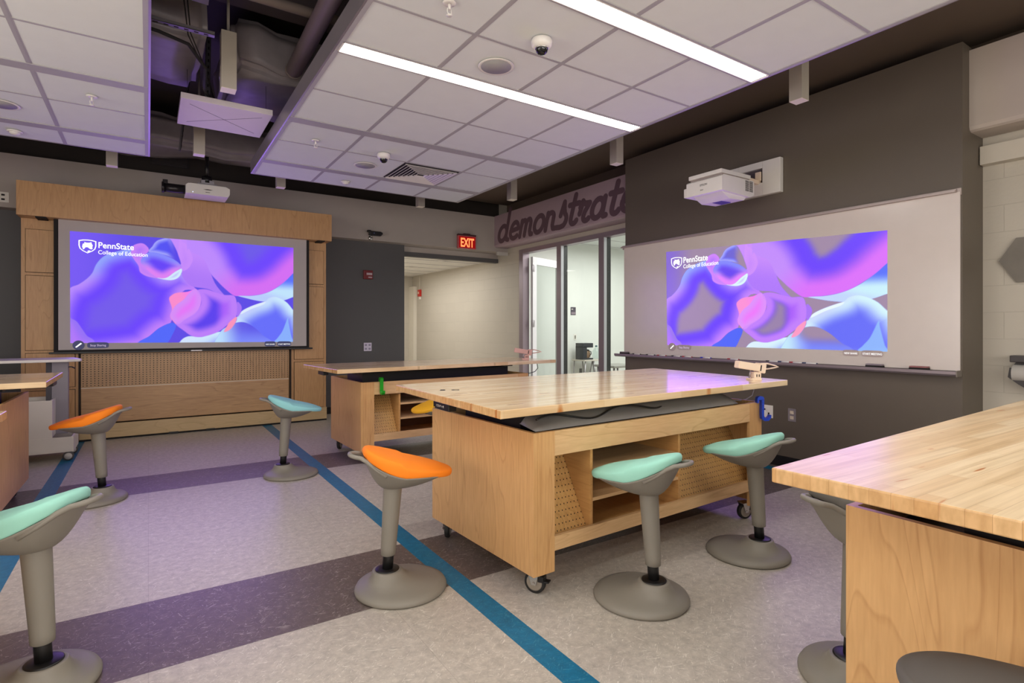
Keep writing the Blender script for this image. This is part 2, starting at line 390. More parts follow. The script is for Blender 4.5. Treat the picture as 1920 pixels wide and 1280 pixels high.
# ------------------------------------------------------------------ setting: walls
BLOCK_YZ = block('painted block wall', (196, 188, 174), (1, 2))
BLOCK_XZ = block('painted block wall across', (196, 188, 174), (0, 2))
m = M(); m.box(-3.4, 3.5, 8.5, 8.62, 0, 2.66); struct('wall_front', m, CHARCOAL)
m = M(); m.box(-3.4, 5.39, 8.3, 8.72, 2.66, 3.27); struct('trim_1', m, BANDPAINT)
m = M(); m.box(-3.4, 5.39, 8.6, 8.72, 3.27, 3.9); struct('trim_2', m, BLACKPAINT)
m = M(); m.box(3.5, 5.39, 8.62, 8.72, 2.50, 2.572); m.box(3.5, 5.39, 8.64, 8.72, 2.572, 2.66, mi=1); struct('trim_3', m, [CHARCOAL, BANDPAINT])      # dark header over the opening
m = M()
m.box(5.39, 5.52, -3, 4.9, 0, 3.9); m.box(5.39, 5.52, 4.9, 7.9, 2.66, 3.9); m.box(5.39, 5.52, 7.9, 12.7, 0, 3.9)
struct('wall_right', m, BLOCK_YZ)
m = M(); m.box(4.98, 5.39, 1.546, 4.965, 0, 3.40); struct('wall_chase', m, DARKPAINT)
m = M(); m.box(5.375, 5.39, -3, 1.546, 3.27, 3.9); m.box(5.375, 5.39, 1.546, 8.3, 3.2, 3.9); BROWNBLK = plain('brown black ceiling paint', (98, 84, 72), .7); struct('trim_4', m, BROWNBLK)
def soffit(y0, y1, z0, z1, x0=5.11, x1=5.375, r=.035):
    prof = [(x1, z0), (x0+r, z0), (x0+.011, z0+.011), (x0, z0+r), (x0, z1), (x1, z1)]
    m = M(); m.extr(prof, 'y', y0, y1); return m
struct('trim_5', soffit(4.965, 8.3, 2.725, 3.275), BANDPAINT2)
struct('trim_6', soffit(-3, 1.546, 2.765, 3.37), plain('cream soffit paint', (190, 178, 168), .6))
m = M(); m.box(5.30, 5.39, -3, 1.54, 2.545, 2.685, .004); struct('trim_7', m, plain('cream raceway', (206, 198, 184), .5))
m = M(); m.box(4.972, 4.98, 1.546, 4.965, 0, .10); m.box(4.98, 5.39, 1.538, 1.546, 0, .1); struct('baseboard_right', m, BLK)
m = M(); m.box(-3.4, -1.2, 8.49, 8.5, 0, .1); m.box(2.14, 3.5, 8.49, 8.5, 0, .1); struct('baseboard_front', m, BLK)
m = M(); m.box(-3.52, -3.4, -3, 8.62, 0, 3.9); struct('wall_left', m, OFFWHITE)
m = M(); m.box(-3.4, 5.39, -3.12, -3, 0, 3.9); struct('wall_back', m, OFFWHITE)
m = M(); m.box(-3.52, 5.52, -3.12, 8.72, 3.9, 4.0); struct('ceiling', m, BLACKPAINT)
m = M(); m.box(4.45, 5.375, -3, 8.3, 3.50, 3.9); struct('trim_8', m, BROWNBLK)
# corridor behind the opening
m = M(); m.box(3.3, 5.39, 12.58, 12.7, 0, 2.9); m.box(3.2, 3.3, 8.62, 12.7, 0, 2.9); struct('wall_corridor', m, BLOCK_XZ)
m = M(); m.box(3.3, 5.39, 8.72, 12.58, 2.56, 2.6)
for y in (9.35, 9.96, 10.57, 11.18, 11.79): m.box(3.3, 5.39, y, y+.02, 2.556, 2.56, mi=1)
struct('ceiling_corridor', m, [plain('warm ceiling tile', (236, 233, 226), .9), GRID])
m = M(); m.box(5.30, 5.385, 12.3, 12.58, 0, 2.3); struct('trim_9', m, OFFWHITE)
# small room behind the glass
m = M(); m.box(5.52, 9.6, 8.6, 8.7, 0, 3.1); m.box(9.5, 9.6, 4.3, 8.6, 0, 3.1); m.box(5.52, 9.6, 4.2, 4.3, 0, 3.1)
struct('wall_kitchenette', m, COOLWHITE)
m = M(); m.box(5.52, 9.6, 4.3, 8.6, 3.0, 3.06)
for k in range(7): m.box(5.52, 9.5, 4.8+k*.61, 4.82+k*.61, 2.997, 3.0, mi=1)
struct('ceiling_kitchenette', m, [TILE, GRID])

# ------------------------------------------------------------------ glass storefront
FR = plain('mauve grey aluminium frame', (150, 136, 144), .4, .3)
win = M(); root = bpy.data.objects.new('window_1', None); COL.objects.link(root); root['kind'] = 'structure'; root['label'] = 'glazed storefront with grey aluminium frame below the lettered wall'; root['category'] = 'window'
m = M(); m.box(5.365, 5.50, 7.785, 7.90, 0, 2.655, .004); m.box(5.365, 5.50, 4.97, 7.785, 2.585, 2.655, .004); m.box(5.365, 5.50, 4.97, 5.05, 0, 2.585, .004)
m.box(5.365, 5.50, 5.05, 6.74, 0, .10, .004); m.obj('frame', FR, root)
for y in (6.745, 5.775):
    m = M(); m.box(5.365, 5.50, y, y+.105, .1, 2.585, .004); m.box(5.372, 5.425, y-.002, y, .1, 2.585, mi=1); m.box(5.425, 5.50, y-.003, y, .1, 2.585, mi=2); m.obj('mullion', [FR, plain('pale lit frame side', (224, 228, 234), .3), BLK], root)  # side face paler: the light falling on it is put into the colour
for y0, y1 in ((5.05, 5.775), (5.88, 6.745)):
    m = M(); m.box(5.425, 5.433, y0, y1, .1, 2.585); m.obj('glass_pane', glass('clear glass'), root)
# glazed door, standing open into the small room
d = bpy.data.objects.new('door_1', None); COL.objects.link(d); d['kind'] = 'structure'; d['label'] = 'open glass door with white frame'; d['category'] = 'door'; d.location = (5.50, 7.74, 0); d.rotation_euler = (0, 0, math.radians(20))
m = M(); m.box(0, .12, -.045, 0, .01, 2.53, .003); m.box(.80, .92, -.045, 0, .01, 2.53, .003); m.box(.12, .80, -.045, 0, 2.40, 2.53, .003); m.box(.12, .80, -.045, 0, .01, .26, .003)
m.obj('door_frame', plain('white door frame', (216, 216, 218), .4), d)
m = M(); m.box(.12, .80, -.026, -.018, .26, 2.40); m.obj('glass_pane', glass('door glass', (240, 244, 242)), d)
m = M(); m.cyl((.86, -.045, 1.05), (.86, -.10, 1.05), .012); m.cyl((.86, -.095, 1.05), (.74, -.095, 1.05), .010); m.cyl((.86, -.045, 1.05), (.86, -.052, 1.05), .028); m.obj('door_handle', CHROME, d)
for z in (.35, 1.38, 2.33):
    m = M(); m.box(-.03, .05, -.056, -.045, z-.055, z+.055, .002); m.cyl((-.008, -.055, z-.06), (-.008, -.055, z+.06), .009); m.obj('hinge', ALU, d)

# ------------------------------------------------------------------ lettering painted on the soffit face
def strokes(word, adv, scale, width):
    """monoline script letters from poly-strokes in letter units, sheared"""
    G = {}
    def arc(cx, cy, rx, ry, a0, a1, n=14): return [(cx+rx*math.cos(math.radians(a0+(a1-a0)*i/n)), cy+ry*math.sin(math.radians(a0+(a1-a0)*i/n))) for i in range(n+1)]
    G['d'] = ([arc(.30, .33, .26, .31, 0, 360, 24), [(.56, 1.28), (.56, .22), (.62, .05), (.74, .02)]], .78)
    G['e'] = ([[(.06, .34)]+[(.50, .38)]+arc(.31, .38, .23, .28, 0, 180)+arc(.34, .30, .28, .28, 180, 315)], .68)
    G['m'] = ([[(.06, .64), (.06, .02)], [(.06, .40)]+arc(.21, .46, .14, .17, 150, 0)+[(.35, .03)], [(.35, .42)]+arc(.50, .46, .14, .17, 150, 0)+[(.64, .16), (.70, .03), (.80, .02)]], .86)
    G['o'] = ([arc(.30, .33, .26, .31, 0, 360, 24)], .68)
    G['n'] = ([[(.06, .64), (.06, .02)], [(.06, .40)]+arc(.24, .46, .17, .17, 150, 0)+[(.41, .16), (.47, .03), (.58, .02)]], .64)
    G['s'] = ([[(.14, .42), (.24, .88), (.30, .62)]+arc(.26, .24, .22, .24, 60, -60)+[(.20, .0), (.02, .02)]], .54)
    G['t'] = ([[(.22, 1.02), (.18, .25)]+arc(.34, .2, .16, .18, 190, 330), [(.0, .70), (.46, .70)]], .52)
    G['r'] = ([[(.04, .52), (.12, .72), (.22, .62), (.46, .60), (.30, .34)]+arc(.42, .18, .15, .16, 160, 320), [(.12, .66), (.06, .30)]], .60)
    G['a'] = ([arc(.28, .33, .24, .31, 0, 360, 24), [(.53, .66), (.53, .16), (.60, .03), (.70, .04)]], .74)
    m = M(); x = 0; zz = 0.0
    for ch in word:
        st, ad = G[ch]
        for pl in st:
            for i, (px, py) in enumerate(pl):
                X = (x+px+.28*py)*scale; Y = py*scale
                zz += 4e-6; m.disc((X, Y, zz), width/2, 14); zz += 4e-6
                if i+1 < len(pl):
                    qx, qy = pl[i+1]; X2 = (x+qx+.28*qy)*scale; Y2 = qy*scale
                    d = Vector((X2-X, Y2-Y)); 
                    if d.length < 1e-6: continue
                    n = Vector((-d.y, d.x)).normalized()*width/2
                    m.quad((X+n.x, Y+n.y, zz), (X-n.x, Y-n.y, zz), (X2-n.x, Y2-n.y, zz), (X2+n.x, Y2+n.y, zz))
        x += ad*adv
    return m, x*scale
m, wd = strokes('demonstrate', 1.0, .40, .080)
for f in m.bm.faces:
    if f.normal.z < 0: f.normal_flip()
o = m.obj('wall_lettering', plain('plum grey lettering paint', (100, 76, 86), .6), recalc=False)
tag(o, 'large dark script lettering reading demonstrate on the mauve soffit', 'lettering', loc=(5.1085, 8.20, 2.80))
o.rotation_euler = FACE_X; o.scale = (3.30/wd, 1, 1)
# ------------------------------------------------------------------ maple media wall with screen
c = thing('media_cabinet', 'built-in maple panelled cabinet framing the projection screen', 'cabinet', (0, 8.0, 0))
m = M()
m.box(-1.165, -.66, 0, .48, .0, 2.52); m.box(1.64, 2.11, 0, .48, .0, 2.52); m.box(-.66, 1.64, .04, .48, .19, 2.52)
m.obj('carcass', MP_WALL, c)
GAPM = plain('dark reveal', (48, 36, 28), .8)
def panel_set(x0, x1, zs):
    for z0, z1 in zs:
        p = M(); p.box(x0, x1, -.018, 0, z0, z1, .0015); p.obj('door_panel', MP_WALL, c)
        r = M(); t = .005
        for a in ((x0-t, x0, z0, z1), (x1, x1+t, z0, z1), (x0-t, x1+t, z0-t, z0), (x0-t, x1+t, z1, z1+t)): r.box(a[0], a[1], -.004, .001, a[2], a[3])
        r.obj('reveal', GAPM, c)
panel_set(-1.125, -.70, [(.19, .60), (.635, 1.02), (1.055, 1.88), (1.92, 2.39)])
panel_set(1.68, 2.07, [(.19, .83), (.87, 1.88), (1.92, 2.39)])
m = M(); m.box(-.645, 1.605, -.02, .04, .615, 1.16, .001); m.obj('pegboard', PEG_W, c)
m = M(); m.box(-.645, 1.605, -.014, .04, .20, .605, .002); m.obj('lower_panel', MP_WALLH, c)
m = M(); m.box(-.645, 1.605, -.024, -.012, .604, .614, .001); m.obj('edge_strip', plain('pale edge strip', (232, 214, 190), .4), c)
m = M(); m.box(-.66, 2.11, -.045, .0, .022, .185, .003); m.obj('kickboard', maple('pale maple kick', (186, 158, 116), (214, 186, 142), 'x'), c)
m = M(); m.box(-.66, 2.11, -.035, .0, 0, .022); m.obj('plinth', BLK_M, c)
for x in (.26, .66):
    m = M(); m.box(x-.05, x+.05, -.055, -.03, 0, .028, .004); m.obj('foot_notch', BLK, c)
for xr in (1.6225, -.668):
    m = M(); m.box(xr, xr+.018, -.01, .02, .19, 1.2); m.obj('side_reveal', GAPM, c)
m = M(); m.box(-1.173, 2.131, -.22, .48, 2.51, 2.878, .003); m.obj('header', MP_WALL, c)
for xr in (-1.02, 1.95):
    m = M(); m.box(xr, xr+.09, -.21, -.02, 2.496, 2.51); m.obj('slot_plate', BLK_M, c)

# screen with the projected desktop ---------------------------------------------------
WP=dict(
 A=[(-0.009,0.533),(0.033,0.472),(0.063,0.419),(0.084,0.363),(0.098,0.289),(0.121,0.222),(0.149,0.183),(0.193,0.147),(0.242,0.131),(0.292,0.189),(0.377,0.369),(0.453,0.332),(0.506,0.454),(0.52,0.493),(0.454,0.512),(0.404,0.81),(0.356,0.859),(0.314,0.936),(0.268,1.02),(0.09,1.081),(-0.024,1.078),(-0.046,0.767)],
 B1=[(0.396,-0.055),(0.397,0.002),(0.416,0.057),(0.434,0.141),(0.443,0.237),(0.45,0.294),(0.456,0.361),(0.48,0.427),(0.507,0.456),(0.567,0.471),(0.614,0.507),(0.65,0.533),(0.603,0.406),(0.556,0.153),(0.496,-0.073)],
 B1b=[(0.444,-0.025),(0.453,0.022),(0.471,0.043),(0.489,0.104),(0.502,0.18),(0.496,0.23),(0.48,0.281),(0.453,0.303),(0.435,0.218)],
 B2=[(0.476,-0.07),(0.475,0.018),(0.484,0.085),(0.502,0.123),(0.539,0.156),(0.562,0.212),(0.585,0.318),(0.614,0.385),(0.647,0.453),(0.695,0.528),(0.734,0.527),(0.779,0.524),(0.834,0.505),(0.885,0.464),(0.937,0.392),(0.969,0.336),(0.998,0.274),(1.033,0.217),(1.032,-0.169)],
 C0=[(0.309,0.14),(0.326,0.085),(0.336,0.05),(0.355,0.019),(0.397,0.0),(0.421,0.075),(0.438,0.16),(0.447,0.246),(0.399,0.175),(0.347,0.149)],
 C1=[(0.242,0.107),(0.254,0.08),(0.279,0.064),(0.298,0.08),(0.311,0.125),(0.292,0.189),(0.288,0.265),(0.313,0.319),(0.352,0.383),(0.317,0.38),(0.292,0.364),(0.273,0.333),(0.267,0.277),(0.25,0.223),(0.237,0.169)],
 C2=[(0.277,0.224),(0.286,0.19),(0.305,0.152),(0.326,0.142),(0.36,0.151),(0.412,0.192),(0.443,0.237),(0.452,0.274),(0.421,0.321),(0.386,0.378),(0.352,0.383),(0.317,0.338),(0.292,0.284),(0.279,0.257)],
 C3=[(0.347,0.384),(0.386,0.373),(0.421,0.317),(0.45,0.284),(0.452,0.323),(0.434,0.378),(0.399,0.401)],
 D1=[(0.397,0.579),(0.412,0.539),(0.43,0.521),(0.454,0.512),(0.479,0.505),(0.511,0.483),(0.531,0.506),(0.54,0.57),(0.534,0.649),(0.511,0.719),(0.484,0.76),(0.457,0.809),(0.435,0.834),(0.413,0.791),(0.402,0.743),(0.41,0.675)],
 D1b=[(0.404,0.752),(0.41,0.694),(0.43,0.635),(0.461,0.585),(0.484,0.525),(0.511,0.479),(0.531,0.506),(0.54,0.57),(0.534,0.649),(0.511,0.719),(0.466,0.78),(0.435,0.824)],
 D2=[(0.521,0.492),(0.558,0.475),(0.6,0.496),(0.647,0.525),(0.695,0.53),(0.709,0.6),(0.71,0.692),(0.703,0.753),(0.662,0.83),(0.615,0.901),(0.545,0.946),(0.499,0.938),(0.463,0.887),(0.427,0.824),(0.445,0.79),(0.499,0.73),(0.535,0.649),(0.54,0.57)],
 D3=[(0.711,0.595),(0.727,0.614),(0.734,0.65),(0.73,0.691),(0.715,0.742),(0.708,0.702)],
 D4=[(0.648,0.894),(0.664,0.83),(0.676,0.794),(0.708,0.743),(0.705,0.794),(0.686,0.855),(0.667,0.886)],
 E=[(0.707,0.527),(0.744,0.526),(0.784,0.524),(0.834,0.505),(0.885,0.464),(0.937,0.392),(0.998,0.269),(1.033,0.217),(1.034,0.507),(0.999,0.525),(0.954,0.56),(0.901,0.579),(0.85,0.582),(0.804,0.572),(0.754,0.551)],
 F=[(0.718,0.722),(0.784,0.637),(0.85,0.582),(0.87,0.544),(0.901,0.528),(0.938,0.55),(0.97,0.591),(0.999,0.659),(1.035,0.732),(1.036,1.109),(0.437,1.091),(0.445,0.994),(0.481,0.941),(0.545,0.946),(0.591,0.906),(0.638,0.891),(0.686,0.85),(0.708,0.783)],
 F2=[(0.73,0.716),(0.737,0.68),(0.784,0.629),(0.85,0.582),(0.842,0.613),(0.784,0.66)],
 F3=[(0.629,0.906),(0.672,0.835),(0.715,0.799),(0.755,0.803),(0.8,0.854),(0.845,0.937),(0.887,0.994),(0.908,1.105),(0.615,1.097)],
 F4=[(0.902,1.01),(0.918,0.958),(0.944,0.884),(0.971,0.75),(0.976,0.798),(0.992,0.947),(1.003,1.012),(0.939,1.106)],
 G=[(0.263,1.011),(0.314,0.936),(0.356,0.859),(0.404,0.812),(0.428,0.834),(0.409,0.936),(0.387,1.008),(0.335,1.088)],
 H=[(-0.016,0.77),(0.006,0.783),(0.025,0.809),(0.044,0.872),(0.063,0.935),(0.09,0.981),(0.094,1.081),(-0.024,1.078)],
)
WP['B2'] = [(.476, -.9)]+WP['B2'][1:-2]+[(1.06, .16), (1.18, -.02), (1.5, -.4), (1.5, -.9)]
def smoothpoly(p, n=5):
    p = np.array(p, float); out = []; m_ = len(p)
    for i in range(m_):
        a, b_, c_, d_ = p[(i-1) % m_], p[i], p[(i+1) % m_], p[(i+2) % m_]
        for k in range(n):
            t = k/n; out.append(.5*((2*b_)+(-a+c_)*t+(2*a-5*b_+4*c_-d_)*t*t+(-a+3*b_-3*c_+d_)*t**3))
    return np.array(out)
def sdist(P, poly):
    """signed distance in units of picture height; + inside"""
    A = poly.copy(); A[:, 0] *= 1.86; B = np.roll(A, -1, 0); d = np.full(P.shape[0], 9.0); ins = np.zeros(P.shape[0], bool)
    for a, b_ in zip(A, B):
        e = b_-a; L2 = e@e+1e-12; q = P-a; t = np.clip((q@e)/L2, 0, 1); r = q-t[:, None]*e
        d = np.minimum(d, np.hypot(r[:, 0], r[:, 1]))
        cnd = (a[1] > P[:, 1]) != (b_[1] > P[:, 1])
        xi = a[0]+(P[:, 1]-a[1])*e[0]/(e[1] if abs(e[1]) > 1e-12 else 1e-12)
        ins ^= cnd & (P[:, 0] < xi)
    return np.where(ins, d, -d)
def ss(x, a, b_): t = np.clip((x-a)/(b_-a), 0, 1); return (t*t*(3-2*t))[:, None]
def wallpaper(nu, nv):
    u, v = np.meshgrid(np.linspace(0, 1, nu), np.linspace(0, 1, nv)); u = u.ravel(); v = v.ravel(); P = np.stack([u*1.86, v], 1)
    rgb = lambda *c_: np.array(c_, float)[None, :]
    img = rgb(96, 78, 232)*np.ones((len(u), 1)); img = img*(1-ss(u, 0, .25))+rgb(108, 84, 236)*0+img*0+ (ss(u, 0, .25)*img) if False else img
    img = img+(rgb(122, 92, 246)-img)*(1-ss(u, 0, .3))
    AA = .004
    def lay(k, col, alpha=1.0):
        nonlocal img
        d = sdist(P, smoothpoly(WP[k])); a = ss(d, -AA, AA)*alpha
        img = img*(1-a)+col(d)*a
    def mixc(c0, c1, t): return c0*(1-t)+c1*t
    lay('A', lambda d: mixc(mixc(mixc(rgb(150, 168, 255), rgb(188, 142, 255), ss(v, .25, .5)), rgb(198, 128, 252), ss(u+v*.4, .5, .75)), mixc(rgb(118, 92, 238), rgb(110, 70, 255), 1-ss(d, .13, .27)), ss(d, 0.0, .15)))
    lay('H', lambda d: mixc(rgb(164, 128, 246), rgb(200, 134, 250), ss(d, .0, .10)), .75)
    lay('G', lambda d: mixc(rgb(84, 106, 252), rgb(188, 164, 255), ss((u*1.86-.25*v), .66, .86)))
    lay('E', lambda d: mixc(mixc(rgb(92, 116, 255), rgb(196, 232, 255), ss(v-.55*(1-u)*0, .34, .47)), rgb(176, 172, 255), ss(v-u*.6, -.08, .02)*.4))
    lay('F', lambda d: mixc(mixc(rgb(206, 236, 255), rgb(104, 112, 252), ss(d, .01, .17)), rgb(214, 232, 255), (1-ss(u, .45, .66))*ss(v, .8, .95)))
    lay('F', lambda d: rgb(176, 140, 255), ((1-ss(u+v*.5, .98, 1.2))*(1-ss(v, .6, .85))))
    lay('F2', lambda d: rgb(226, 240, 255))
    lay('F3', lambda d: mixc(rgb(92, 84, 232), rgb(126, 140, 252), ss(v, .82, 1.0)), .9)
    lay('F3', lambda d: rgb(190, 225, 255), (1-ss(u, .62, .74)))
    lay('F4', lambda d: rgb(150, 200, 255), .75)
    lay('B1', lambda d: mixc(rgb(200, 142, 255), rgb(176, 122, 250), ss(v-.4*u, -.15, .2)))
    lay('B1b', lambda d: mixc(rgb(208, 146, 255), rgb(190, 132, 252), ss(d, 0, .12)), .8)
    lay('B2', lambda d: mixc(mixc(rgb(192, 140, 255), rgb(216, 112, 246), ss(u+v*.5, .72, .98)), mixc(rgb(112, 72, 255), rgb(112, 92, 236), ss(d, .27, .42)), ss(d, .08, .26)*ss(u-.25*v, .50, .66)))
    lay('C0', lambda d: mixc(mixc(rgb(168, 170, 255), rgb(86, 84, 246), ss(d, 0, .05)), rgb(90, 74, 234), ss(u, .38, .43)))
    lay('C1', lambda d: mixc(rgb(206, 134, 250), rgb(168, 112, 250), ss(d, .0, .10)))
    lay('C3', lambda d: mixc(rgb(214, 240, 255), rgb(178, 160, 255), ss(d, .01, .05)))
    lay('C2', lambda d: mixc(mixc(rgb(136, 140, 255), rgb(226, 132, 246), ss(v, .2, .32)), rgb(104, 70, 250), ss(d, .015, .09)*(1-ss(v, .28, .38)*.8)))
    lay('D1', lambda d: mixc(rgb(255, 142, 208), rgb(250, 120, 250), ss(u-.15*v, .35, .44)))
    lay('D1b', lambda d: mixc(rgb(222, 142, 252), rgb(232, 108, 252), ss(d, .01, .09)), .8)
    lay('D3', lambda d: rgb(170, 116, 248))
    lay('D2', lambda d: mixc(mixc(rgb(192, 128, 252), rgb(170, 112, 255), ss(u, .55, .7)*0+ss(v, .3, .8)*0), mixc(rgb(94, 66, 240), rgb(172, 98, 252), ss((u-.60)*1.86, .0, .10)), ss(d, .03, .12)))
    lay('D1b', lambda d: mixc(rgb(214, 144, 252), rgb(232, 120, 252), ss(d, .01, .09)), .78)
    lay('D4', lambda d: rgb(255, 150, 190))
    return np.clip(img, 0, 255)/255.
def s2l(c_): return np.where(c_ <= .04045, c_/12.92, ((c_+.055)/1.055)**2.4)
def imagemat(name, base, rough, strength):
    m, nt, b = newmat(name)
    at = N(nt, 'ShaderNodeVertexColor'); at.layer_name = 'picture'
    b.inputs['Base Color'].default_value = (*lin(base), 1); b.inputs['Roughness'].default_value = rough
    nt.links.new(at.outputs['Color'], b.inputs['Emission Color']); b.inputs['Emission Strength'].default_value = strength
    return m
def picture(name, corners, cols, nu, nv, mat, parent):
    """corners TL TR BR BL in parent space"""
    TL, TR, BR, BL = [np.array(p, float) for p in corners]
    u, v = np.meshgrid(np.linspace(0, 1, nu), np.linspace(0, 1, nv)); u = u.ravel()[:, None]; v = v.ravel()[:, None]
    co = (TL*(1-u)+TR*u)*(1-v)+(BL*(1-u)+BR*u)*v
    idx = np.arange(nu*nv).reshape(nv, nu); q = np.stack([idx[1:, :-1], idx[1:, 1:], idx[:-1, 1:], idx[:-1, :-1]], -1).reshape(-1, 4)
    me = bpy.data.meshes.new(name); me.from_pydata(co.tolist(), [], q.tolist())
    ca = me.color_attributes.new('picture', 'FLOAT_COLOR', 'POINT'); ca.data.foreach_set('color', np.concatenate([cols, np.ones((len(cols), 1))], 1).ravel().astype(np.float32))
    me.materials.append(mat); o = bpy.data.objects.new(name, me); COL.objects.link(o); o.parent = parent; return o
NU, NV = 460, 248
IMG = wallpaper(NU, NV)
TXT = glow('projected white', (255, 255, 255), 1.15)
BTN = glow('projected dim button', (128, 128, 176), .32)
BTNT = glow('projected button text', (226, 206, 240), .8)
def logo(parent, tf, s):
    """shield, wordmark and buttons; tf(u, v) -> parent-space point, s = picture width"""
    pass
scr = thing('projection_screen', 'pull-down projection screen on the maple wall showing the purple desktop picture', 'screen', (0, 7.88, 0))
m = M(); m.box(-.835, 1.815, .0, .004, 1.055, 2.512); m.obj('fabric', FABR, scr)
m = M(); m.box(-.875, -.835, -.001, .005, 1.04, 2.512); m.box(1.815, 1.85, -.001, .005, 1.04, 2.512); m.box(-.875, 1.85, -.0015, .005, 1.03, 1.056); m.obj('black_border', BLK_M, scr)
m = M(); m.box(-.915, 1.895, -.014, .018, 1.012, 1.034, .004); m.obj('bottom_bar', BLK, scr)
m = M(); m.box(.44, .56, -.0165, -.014, 1.018, 1.029); m.obj('bar_label', ALU, scr)
picture('projected_image', [(-.734, -.004, 2.388), (1.644, -.004, 2.391), (1.637, -.004, 1.115), (-.730, -.004, 1.133)], s2l(IMG)*np.array([.95, .95, .97]), NU, NV, imagemat('projected picture', (10, 10, 10), .9, 1.0), scr)
def overlay(parent, W, Hh, pt, rot, dy, btn=True, bmat=None):
    """pt(u, v) gives the parent-space point in the picture plane; text parts stand a hair proud"""
    # shield outline
    sh = [(-.5, .42), (-.25, .485), (0, .5), (.25, .485), (.5, .42), (.5, .05), (.44, -.18), (.28, -.34), (0, -.5), (-.28, -.34), (-.44, -.18), (-.5, .05)]
    def flat(polys, name, mat):
        b = bmesh.new()
        for pl in polys:
            vs = [b.verts.new(pt(.066+x*.068, .128-y*.124)) for x, y in pl]; b.faces.new(vs)
        me = bpy.data.meshes.new(name); b.to_mesh(me); b.free(); me.materials.append(mat)
        o = bpy.data.objects.new(name, me); COL.objects.link(o); o.parent = parent
        return o
    inn = [(x*.86, y*.87) for x, y in sh]; q = []
    for i in range(len(sh)): j = (i+1) % len(sh); q.append([sh[i], sh[j], inn[j], inn[i]])
    flat(q, 'shield_outline', TXT)
    flat([[(-.30, -.02), (-.26, .18), (-.16, .22), (-.19, .32), (-.06, .27), (.10, .28), (.22, .33), (.24, .22), (.30, .08), (.26, -.04), (.30, -.12), (.22, -.20), (.12, -.16), (.02, -.06), (-.10, -.06), (-.16, -.16), (-.24, -.24)], [(-.02, -.36), (.06, -.28), (.18, -.30), (.14, -.36), (.04, -.42)]], 'lion_head', TXT)
    text('title_text', 'PennState', .1*Hh, TXT, parent, pt(.106, .134), rot, extrude=.0002, offset=.0022*Hh/1.27, fit=.141*W, sx=1.12)
    text('subtitle_text', 'College of Education', .1*Hh, TXT, parent, pt(.106, .190), rot, extrude=.0002, offset=.0013*Hh/1.27, fit=.199*W, sx=1.12)
    for nm, u0, u1, t_, tu in (('pen_button', .010, .055, None, 0), ('stop_button', .065, .148, 'Stop Sharing', .076), ('share_button', .849, .905, 'NEW SHARE', .854), ('meeting_button', .915, .987, 'START MEETING', .919)):
        k = 1.02; hh = .043 if nm == 'pen_button' else .026
        b = bmesh.new(); n = 28; vs = []
        for i in range(n):
            a = 2*math.pi*i/n; ca, sa = math.cos(a), math.sin(a)
            if nm != 'pen_button': ca = math.copysign(abs(ca)**.35, ca); sa = math.copysign(abs(sa)**.5, sa)
            vs.append(b.verts.new(pt((u0+u1)/2+ca*(u1-u0)/2, k-sa*hh)))
        b.faces.new(vs); me = bpy.data.meshes.new(nm); b.to_mesh(me); b.free(); me.materials.append(bmat or BTN); o = bpy.data.objects.new(nm, me); COL.objects.link(o); o.parent = parent
        if t_: 
            p = Vector(pt(tu, k+.011)); text('button_text', t_, .030*Hh, BTNT if 'Stop' in t_ else TXT, parent, p+Vector(dy), rot, extrude=.0002, offset=.00015, fit=W*(u1-tu-(tu-u0)), sx=1.15)
        else:
            b = bmesh.new(); vs = [b.verts.new(Vector(pt(.0325+x, k-y))+Vector(dy)) for x, y in ((-.013, -.016), (-.008, -.022), (.013, .014), (.008, .022))]
            b.faces.new(vs); me = bpy.data.meshes.new('pen_icon'); b.to_mesh(me); b.free(); me.materials.append(TXT); o = bpy.data.objects.new('pen_icon', me); COL.objects.link(o); o.parent = parent
overlay(scr, 2.378, 1.27, lambda u, v: (-.734+2.376*u, -.0075, 2.388+(.003*u)-(1.255+.021*u)*v), FACE_Y, (0, -.0015, 0))

# ------------------------------------------------------------------ whiteboard on the dark wall
wb = thing('whiteboard', 'long glossy whiteboard on the dark wall with a projected purple picture', 'whiteboard', (4.98, 0, 0))
m = M(); m.box(-.018, -.002, 1.556, 4.968, .985, 2.30); m.obj('board', BOARD, wb)
m = M(); m.box(-.05, -.002, 1.575, 5.0, 2.298, 2.312, .002); m.box(-.012, -.001, 1.55, 5.0, 2.28, 2.33, .002); m.box(-.03, -.012, 1.575, 5.0, 2.312, 2.325, .003); m.obj('top_rail', plain('grey painted rail', (176, 162, 156), .35, .3), wb)
m = M(); m.extr([(-.10, .985), (-.10, .962), (-.085, .948), (-.002, .948), (-.002, .975), (-.09, .975)], 'y', 1.556, 5.06) ; m.obj('marker_tray', plain('grey tray aluminium', (150, 138, 142), .35, .5), wb)
m = M(); m.box(-.10, -.002, 1.548, 1.556, .945, .99, .002); m.obj('tray_end', plain('grey tray end', (128, 120, 112), .4, .3), wb)
g = s2l(IMG); g2 = np.clip((IMG-.42)/.58, 0, 1.2); lum = g2.max(1, keepdims=True)
gk = (1-ss(IMG[:, 2], .93, .99))*(1-ss(IMG[:, 0], .55, .7))
light = ss(IMG[:, 0]+IMG[:, 1], .9, 1.6)
W2 = IMG*(1+.05*light); W2 = s2l(np.clip(W2*(1-gk)+np.array([[.64, .55, .66]])*gk, 0, 1))*.97  # deep violet turns grey: room light on the board put into the emission
picture('projected_image', [(-.0195, 4.297, 2.174), (-.0195, 2.030, 2.087), (-.0195, 2.030, 1.111), (-.0195, 4.282, 1.108)], W2, NU, NV, imagemat('projected picture with room light on the board', (24, 22, 24), .2, 1.0), wb)
BTN2 = plain('projected grey button', (184, 168, 164), .3)
